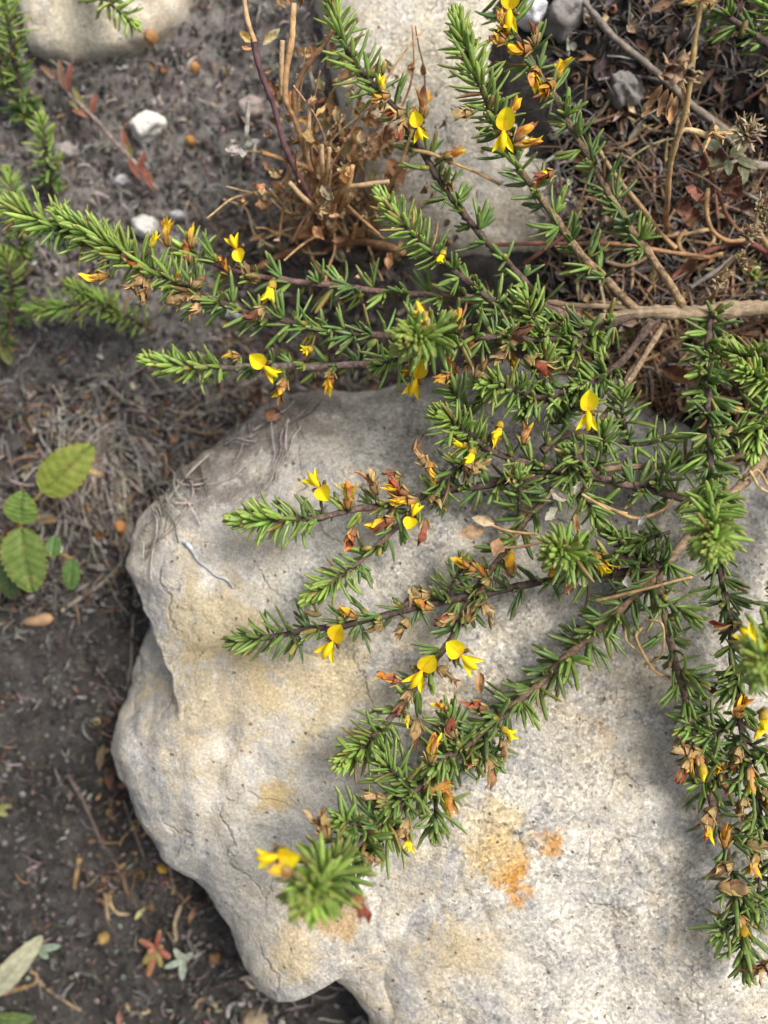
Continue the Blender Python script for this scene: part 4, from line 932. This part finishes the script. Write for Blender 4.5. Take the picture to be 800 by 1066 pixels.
lay('twig', 'forked straw bit on the lower soil, curved branch', 'twig', [(117, 925), (116, 940), (124, 950), (136, 951)], .006, .005, (.40, .29, .15), (.42, .32, .2))
lay('twig', 'thin straw sliver left of the forked straw bit', 'twig', [(112, 930), (112, 945), (113, 957)], .005, .004, (.40, .29, .17), (.42, .32, .2))
lay('twig', 'curled tan tendril below the cream leaf', 'twig', [(-6, 1036), (15, 1031), (36, 1024), (38, 1014), (26, 1010)], .008, .005, (.33, .20, .09), (.38, .27, .14))
lay('twig', 'long thin tendril running right from the curled tan tendril', 'twig', [(38, 1018), (52, 1032), (70, 1044), (84, 1052)], .005, .004, (.36, .25, .13), (.3, .22, .13))
lay('twig', 'curved straw beside the pinkish leaf at the bottom', 'twig', [(130, 1045), (137, 1054), (150, 1055), (156, 1052)], .006, .005, (.40, .31, .18), (.42, .33, .2))
lay('twig', 'pale arched straw left of the rock notch', 'twig', [(205, 1050), (208, 1042), (218, 1040), (228, 1052)], .008, .007, (.33, .25, .16), (.36, .28, .18))
lay('twig', 'white hooked straw under the rock notch', 'twig', [(237, 1058), (238, 1048), (246, 1044), (252, 1047)], .006, .006, (.5, .46, .42), (.55, .5, .46))
lay('twig', 'upright straw above the red seedling', 'twig', [(184, 980), (182, 962), (188, 943)], .008, .006, (.36, .28, .16), (.38, .3, .2), lift=.03)
lay('twig', 'small straw loop against the rock tip', 'twig', [(252, 1018), (262, 1028), (268, 1026), (258, 1018), (250, 1020)], .006, .005, (.5, .42, .34), (.45, .36, .28))
lay('twig', 'curled straw hook in the dark upper left soil', 'twig', [(36, 446), (32, 436), (42, 430), (50, 420)], .008, .006, (.30, .21, .12), (.28, .2, .12))
lay('fibre', 'white fibre lying on the left part of the big rock', 'fibre', [(192, 563), (201, 571), (208, 583), (218, 591), (226, 600), (236, 604), (242, 613)], .0055, .003, (.60, .60, .62), (.55, .55, .56), lift=.005)

# red trailing sprig at the upper left
b4 = S(60, 84)
t = thing('red_trailing_sprig', 'reddish trailing sprig with narrow leaves beside the white pebble', 'plant', b4)
m = MB(); dry_tube(m, [S(60, 84, .04), S(80, 105, .08), S(100, 125, .10), S(120, 148, .1), S(140, 170, .08), (S(165, 198, .03))], .006, .008, (.25, .19, .17), (.32, .25, .22)); m.build('stem', M_STEM, t, b4)
for px, py, a, L, c in [(92, 118, 150, 26, RG), (90, 115, 120, 30, RG), (96, 118, 75, 24, RD), (98, 122, 165, 26, RD), (132, 155, 100, 24, RD), (134, 165, 300, 34, RD), (138, 165, 110, 28, RG), (142, 172, 320, 30, RD), (150, 180, 300, 26, RD), (146, 175, 70, 20, RD), (70, 95, 75, 34, RD), (66, 90, 95, 30, (.25, .13, .08)), (58, 82, 140, 22, (.3, .15, .08))]:
    m = MB(); p = S(px, py, .09); broad_leaf(m, p, p + (dirpx(a) + Vector((0, 0, .25))) * U(L), U(3.6), Vector((0, 0, 1)), jit(c), teeth=2, tooth=0, nu=12, nv=5, veins=2); m.build('leaf', M_BROAD, t, b4)

# ------------------------------------------------------------------ pebbles, husks and fallen leaves with a look of their own
def pebble(label, px, py, rx, ry, h, c, ang=0, e=.75, name='pebble', cat='pebble', amp=.25):
    b = S(px, py); mb = MB(); rows = []; sd = rnd(0, 50)
    for i in range(1, 18):
        ph = math.pi * i / 18
        r = []
        for j in range(28):
            th = 2 * math.pi * j / 28
            d = Vector((math.copysign(abs(math.cos(th)) ** e, math.cos(th)) * math.sin(ph) ** e, math.copysign(abs(math.sin(th)) ** e, math.sin(th)) * math.sin(ph) ** e, math.cos(ph)))
            k = 1 + amp * noise.noise(d * 1.6 + Vector((sd, 0, 0))) + amp * .3 * noise.noise(d * 5 + Vector((sd, 0, 0)))
            p = Vector((d.x * U(rx), d.y * U(ry), d.z * h)) * k; p.rotate(Matrix.Rotation(R(ang), 3, 'Z'))
            r.append((b + p + Vector((0, 0, h * .35)), jit(c, .06)))
        rows.append(r)
    ids = mb.grid(rows, True)
    for ring in (ids[0], ids[-1]):
        q = mb.vert(sum((Vector(mb.v[k]) for k in ring), Vector()) / len(ring), c)
        for j in range(len(ring)): mb.f.append((ring[j], ring[(j + 1) % len(ring)], q))
    return tag(mb.build(name, M_PEBBLE, None, b), label, cat)
pebble('angular bright white pebble on the grey soil at the upper left', 156, 135, 21, 15, .055, (.66, .63, .57), 35, .72, amp=.4)
pebble('dull grey round pebble left of the white pebble', 70, 160, 14, 11, .04, (.30, .27, .25), 10)
pebble('white pebble half hidden behind the orange withered flower', 152, 238, 15, 13, .05, (.62, .60, .56), 0)
pebble('small bluish white pebble above the long left branch', 128, 190, 10, 7, .03, (.48, .46, .46), 20)
pebble('pinkish grey pebble above the bleached white flower', 262, 116, 16, 13, .05, (.36, .29, .26), 0)
pebble('tiny pale pebble right of the bluish white one', 186, 226, 10, 6, .03, (.46, .45, .46), 0)
pebble('white stone chip between the rock top and the flowering branch', 553, 18, 15, 14, .06, (.66, .66, .68), 60, .6)
pebble('grey stone chip under the branch near the middle left', 243, 325, 14, 11, .04, (.42, .41, .42), 0)
pebble('tan stone in the notch below the big rock', 265, 1058, 16, 12, .05, (.26, .20, .13), 0)
pebble('grey crumbly clod below the smooth grey twig', 645, 100, 20, 14, .07, (.22, .20, .185), 130, .8, 'soil_clod', 'clod', .5)
pebble('grey crumbly clod at the top right of the cream rock', 590, 18, 26, 18, .07, (.24, .22, .205), 40, .8, 'soil_clod', 'clod', .5)
def husk(label, px, py, rx, ry, c, ang): pebble(label, px, py, rx, ry, .028, c, ang, .95, 'seed_husk', 'husk', .12)
husk('long tan seed husk on the soil below the seedling', 42, 645, 19, 8, (.36, .22, .12), 10)
husk('yellowish seed husk beside the upper seedling leaf', 98, 492, 13, 6, (.46, .34, .16), 345)
husk('tan seed husk between the two seedling leaves', 48, 540, 16, 7, (.42, .29, .13), 355)
husk('orange seed right of the seedling near the rock', 126, 548, 7, 9, (.42, .20, .07), 20)
husk('orange seed on the grey soil right of the white pebble', 199, 148, 6, 7, (.42, .22, .07), 0)
husk('round orange seed in the upper left soil', 203, 72, 7, 7, (.40, .20, .08), 0)
husk('orange brown seed below the cream corner rock', 158, 40, 8, 8, (.38, .19, .08), 0)
husk('golden seed on the lower soil left of the red seedling', 109, 975, 7, 7, (.36, .24, .08), 0)
husk('brown seed under the lower rock rim', 224, 995, 8, 8, (.28, .14, .06), 0)
husk('yellow bit caught under the rock rim', 170, 903, 7, 4, (.50, .30, .05), 330)
def dead(label, px, py, ang, L, w, c, curl=.5, dz=.02):
    b = S(px, py, dz); m = MB(); crumple(m, b, dirpx(ang) + Vector((0, 0, .1)), U(L), U(w), c, curl, wob=.2)
    tag(m.build('fallen_leaf', M_DRY, None, b), label, 'leaf')
dead('tan fallen leaf standing against the left rock flank', 108, 775, 265, 32, 9, (.30, .20, .13), .2)
dead('red brown fallen leaf below the tan leaf at the rock flank', 112, 800, 280, 30, 8, (.18, .095, .06))
dead('pinkish narrow leaf at the bottom edge', 124, 1068, 85, 26, 6, (.33, .17, .13), .2)
dead('wine-red narrow leaf at the bottom beside the stone', 212, 1062, 345, 40, 6, (.28, .11, .11), .15)
dead('brown curled leaf beside the round orange seed', 170, 70, 280, 24, 8, (.30, .16, .08), .8)
dead('brown crumpled leaf below the seedling right side', 100, 560, 30, 26, 10, (.28, .16, .07), .8)
dead('golden brown crumpled leaf right of the seedling', 84, 530, 20, 28, 9, (.36, .21, .08), .9)
dead('orange brown leaf under the left branch', 110, 262, 30, 26, 9, (.30, .17, .09), .5)
dead('tan leaf at the left edge below the olive shoots', 0, 340, 320, 36, 7, (.38, .25, .12), .4)
dead('rust brown leaf pile piece below the left flowers', 296, 432, 170, 34, 12, (.24, .13, .075), .8)
dead('rust brown leaf under the seedling branch at centre left', 262, 415, 10, 34, 12, (.22, .12, .07), .9)
dead('small dark fallen flower on the rock right of the dark stem', 735, 715, 330, 20, 5, (.17, .075, .05), .5)
dead('pink brown fallen flower husk left of the rock tip', 202, 945, 250, 20, 6, (.30, .16, .10), .5)
dead('papery brown leaf in the needle litter below the woody stem', 690, 385, 340, 44, 16, (.26, .12, .07), .4, .04)
dead('curled brown leaf above the woody stem', 712, 288, 60, 30, 11, (.27, .15, .09), 1.0, .05)
dead('brown leaf between the two upright branches', 585, 285, 30, 30, 10, (.28, .16, .09), .8, .05)

# ------------------------------------------------------------------ litter: uncountable bits, two sheets of stuff
random.seed(5)
lit = MB(); nd = MB()
def visible_soil(p): return True
def bit(mb, px, py, kind, cols, sc_=1.0):
    x, y = px, py
    p = P(x, y, .1); g = ground_h(p.x, p.y); h = surf(p.x, p.y)
    if h > g + .03: return
    a = rnd(0, 6.28); d = Vector((math.cos(a), math.sin(a), rnd(-.1, .35))); c = jit(random.choice(cols), .35)
    o = Vector((p.x, p.y, h + rnd(.002, .02)))
    if kind == 0:      # curled strand
        L = rnd(.03, .10) * sc_; k = rnd(-2.2, 2.2); s = Vector((-d.y, d.x, 0)); r = rnd(.0010, .0028)
        pts = [o + d * (L * t) + s * (L * .25 * k * t * t) + Vector((0, 0, .02 * math.sin(3.1 * t) + .012 * noise.noise(Vector((px, py, t * 3))))) for t in (0, .25, .5, .75, 1)]
        mb.tube(pts, [r, r * 1.1, r, r * .9, r * .5], [c] * 5, 5, 1, False)
    elif kind == 1:    # flake
        crumple(mb, o, d, rnd(.02, .06) * sc_, rnd(.006, .018) * sc_, c, rnd(.1, 1.0), 5, 4, .3)
    elif kind == 2:    # crumb
        r = rnd(.004, .016) * sc_; sd = rnd(0, 99); base = len(mb.v); rows = []
        for i in range(1, 5):
            ph = math.pi * i / 5
            rows.append([(o + Vector((math.cos(t) * math.sin(ph), math.sin(t) * math.sin(ph), math.cos(ph) * .8)) * (r * (1 + .5 * noise.noise(Vector((t, ph * 2, sd))))), c) for t in [k * 1.0472 for k in range(6)]])
        mb.grid(rows, True)
    else:              # needle
        L = rnd(.05, .11) * sc_; s = Vector((-d.y, d.x, 0)); k = rnd(-.3, .3)
        pts = [o + d * (L * t) + s * (L * k * t * t) + Vector((0, 0, .01)) for t in (0, .3, .7, 1)]
        mb.tube(pts, [.003, .005, .0045, .001], [c] * 4, 5, .6, False)
SOILC = [(.08, .07, .062), (.12, .105, .095), (.17, .15, .135), (.05, .043, .04)]
BRNC = [(.20, .12, .07), (.14, .085, .055), (.27, .17, .09), (.10, .065, .05), (.33, .22, .12)]
GRYC = [(.24, .215, .195), (.18, .16, .145), (.34, .305, .27), (.12, .105, .095)]
def scatter(n, x0, y0, x1, y1, kinds, cols, s=1.0, mb=lit):
    for _ in range(n): bit(mb, rnd(x0, x1), rnd(y0, y1), random.choice(kinds), cols, s)
LT = [tuple(v * 1.35 for v in c) for c in GRYC + SOILC[1:3]]
scatter(2600, -60, -60, 380, 420, [0, 0, 1, 2, 2, 2], LT + LT + SOILC, .75)
scatter(170, -60, -60, 380, 420, [1, 0], BRNC, .8)
scatter(2200, -60, 400, 330, 640, [0, 0, 1, 2, 2], GRYC + GRYC + BRNC[:3] + SOILC, .9)
scatter(3600, -60, 620, 330, 1130, [2, 2, 2, 0, 1], SOILC + GRYC[:1], .6)
scatter(150, -60, 620, 400, 1130, [0, 1], BRNC + GRYC, .7)
scatter(2500, -60, -60, 400, 420, [2, 2, 2, 0], LT + [(.30, .275, .255)], .6)
scatter(260, 90, 740, 240, 960, [1, 0, 2], BRNC, .9)
scatter(300, 180, 930, 420, 1130, [0, 0, 1, 2], GRYC + SOILC + [(.45, .40, .35)], .8)
scatter(900, 220, 200, 420, 420, [0, 0, 1, 2], GRYC + BRNC + SOILC)
scatter(1900, 560, -60, 900, 330, [0, 0, 0, 1, 2, 2], GRYC + SOILC + SOILC + BRNC[:2], 1.1)
scatter(1300, 570, 170, 900, 440, [0, 0, 0, 3, 1], BRNC + GRYC + SOILC + SOILC + [(.30, .20, .12), (.38, .28, .17)], 1.3)
scatter(420, 590, -40, 900, 430, [1], [(.23, .145, .085), (.28, .185, .11), (.14, .09, .06), (.36, .27, .17), (.25, .21, .165), (.09, .07, .055)], 1.7)
scatter(260, 600, 120, 900, 340, [0, 3], [(.40, .29, .17), (.28, .19, .11), (.20, .12, .075), (.10, .08, .06)], 2.0)
scatter(550, 570, 330, 780, 430, [3, 3, 0], [(.33, .22, .13), (.25, .15, .09), (.42, .31, .19), (.20, .11, .07)], 1.2, nd)
scatter(250, 740, 380, 860, 500, [3, 3, 0, 1], [(.33, .22, .13), (.40, .25, .12), (.20, .11, .07)], 1.3, nd)
# mat of fine pale roots between the seedling and the rock
rt = MB()
def strand(mb, q, r, c):
    pts = [S(a, b, .006 + rnd(0, .03)) for a, b in q]
    W = [Vector(p) for p in catmull([tuple(p) for p in pts], 6)]
    W = [p + Vector((noise.noise(p * 14), noise.noise(p * 14 + Vector((3, 0, 0))), 0)) * .02 for p in W]
    mb.tube(W, [r * (1 + .3 * noise.noise(p * 30)) for p in W], [jit(c, .12)] * len(W), 5, 1, False)
for k in range(150):
    x0, y0 = random.gauss(105, 34), random.gauss(450, 34); a = random.gauss(-70, 40); L = rnd(30, 120); bd = rnd(-50, 50)
    q = []; x, y = x0, y0
    for i in range(5): q.append((x, y)); x += math.cos(R(a)) * L / 4; y -= math.sin(R(a)) * L / 4; a += bd / 4
    strand(rt, q, rnd(.0012, .0034), jit(random.choice([(.34, .30, .26), (.26, .23, .20), (.42, .375, .33), (.2, .17, .14)]), .2))
for k in range(60):
    x, y = rnd(220, 330), rnd(380, 470); a = rnd(150, 260); L = rnd(30, 90); q = []
    for i in range(4): q.append((x, y)); x += math.cos(R(a)) * L / 3; y -= math.sin(R(a)) * L / 3; a += rnd(-25, 25)
    strand(rt, q, rnd(.0010, .0026), jit(random.choice([(.30, .26, .23), (.22, .19, .165), (.38, .34, .30)]), .2))
tag(rt.build('root_fibres', M_LITTER), 'mat of fine pale roots between the seedling and the big rock', 'roots', kind='stuff')
tag(lit.build('leaf_litter', M_LITTER), 'fine dry plant crumbs and strands strewn over the dark soil', 'litter', kind='stuff')
tag(nd.build('needle_litter', M_LITTER), 'matted brown fallen needles under the thick woody stem', 'litter', kind='stuff')
# sand and crumbs lying on the rock itself
gr = MB()
for _ in range(260):
    px, py = rnd(160, 800), rnd(430, 1066)
    p = S(px, py)
    if p.z < .2: continue
    r = rnd(.002, .006); c = jit(random.choice([(.2, .15, .1), (.12, .09, .07), (.55, .5, .42), (.3, .2, .1)]), .3)
    sd = rnd(0, 9)
    gr.grid([[(p + Vector((math.cos(t) * math.sin(ph), math.sin(t) * math.sin(ph), math.cos(ph) * .7)) * (r * (1 + .4 * math.sin(t * 2 + sd))), c) for t in [k * 1.2566 for k in range(5)]] for ph in (.4, 1.1, 1.9, 2.7)], True)
tag(gr.build('grit', M_LITTER), 'scattered grit and crumbs on the top of the big rock', 'grit', kind='stuff')

# ------------------------------------------------------------------ light, sky, camera
w = bpy.data.worlds.new('World'); sc.world = w; w.use_nodes = True
nt = w.node_tree
sky = nt.nodes.new('ShaderNodeTexSky'); sky.sky_type = 'NISHITA'; sky.sun_disc = False
ELEV, AZ = R(56), R(55)          # azimuth clockwise from +Y (image up)
sky.sun_elevation = ELEV; sky.sun_rotation = AZ
sky.dust_density = 4.0; sky.air_density = 1.0
hs = nt.nodes.new('ShaderNodeHueSaturation'); hs.inputs['Saturation'].default_value = 0.45
nt.links.new(sky.outputs[0], hs.inputs['Color']); bg = nt.nodes['Background']
nt.links.new(hs.outputs[0], bg.inputs['Color']); bg.inputs['Strength'].default_value = 0.15
sd = bpy.data.lights.new('sun', 'SUN'); sd.energy = 3.7; sd.angle = R(27); sd.color = (1.0, .965, .91)
so = bpy.data.objects.new('sun', sd); C.objects.link(so)
dirv = Vector((math.sin(AZ) * math.cos(ELEV), math.cos(AZ) * math.cos(ELEV), math.sin(ELEV)))
so.rotation_euler = dirv.to_track_quat('Z', 'Y').to_euler(); so.location = dirv * 8
cam = bpy.data.cameras.new('camera'); co = bpy.data.objects.new('camera', cam); C.objects.link(co)
co.location = (0, 0, CAM_H); co.rotation_euler = (0, 0, 0)
cam.sensor_fit = 'HORIZONTAL'; cam.sensor_width = 24; cam.lens = 12 * FOC
cam.clip_start = .05; cam.clip_end = 2000
cam.dof.use_dof = True; cam.dof.focus_distance = CAM_H - .62; cam.dof.aperture_fstop = 0.62
sc.camera = co
sc.view_settings.view_transform = 'Standard'; sc.view_settings.look = 'None'; sc.view_settings.exposure = 0
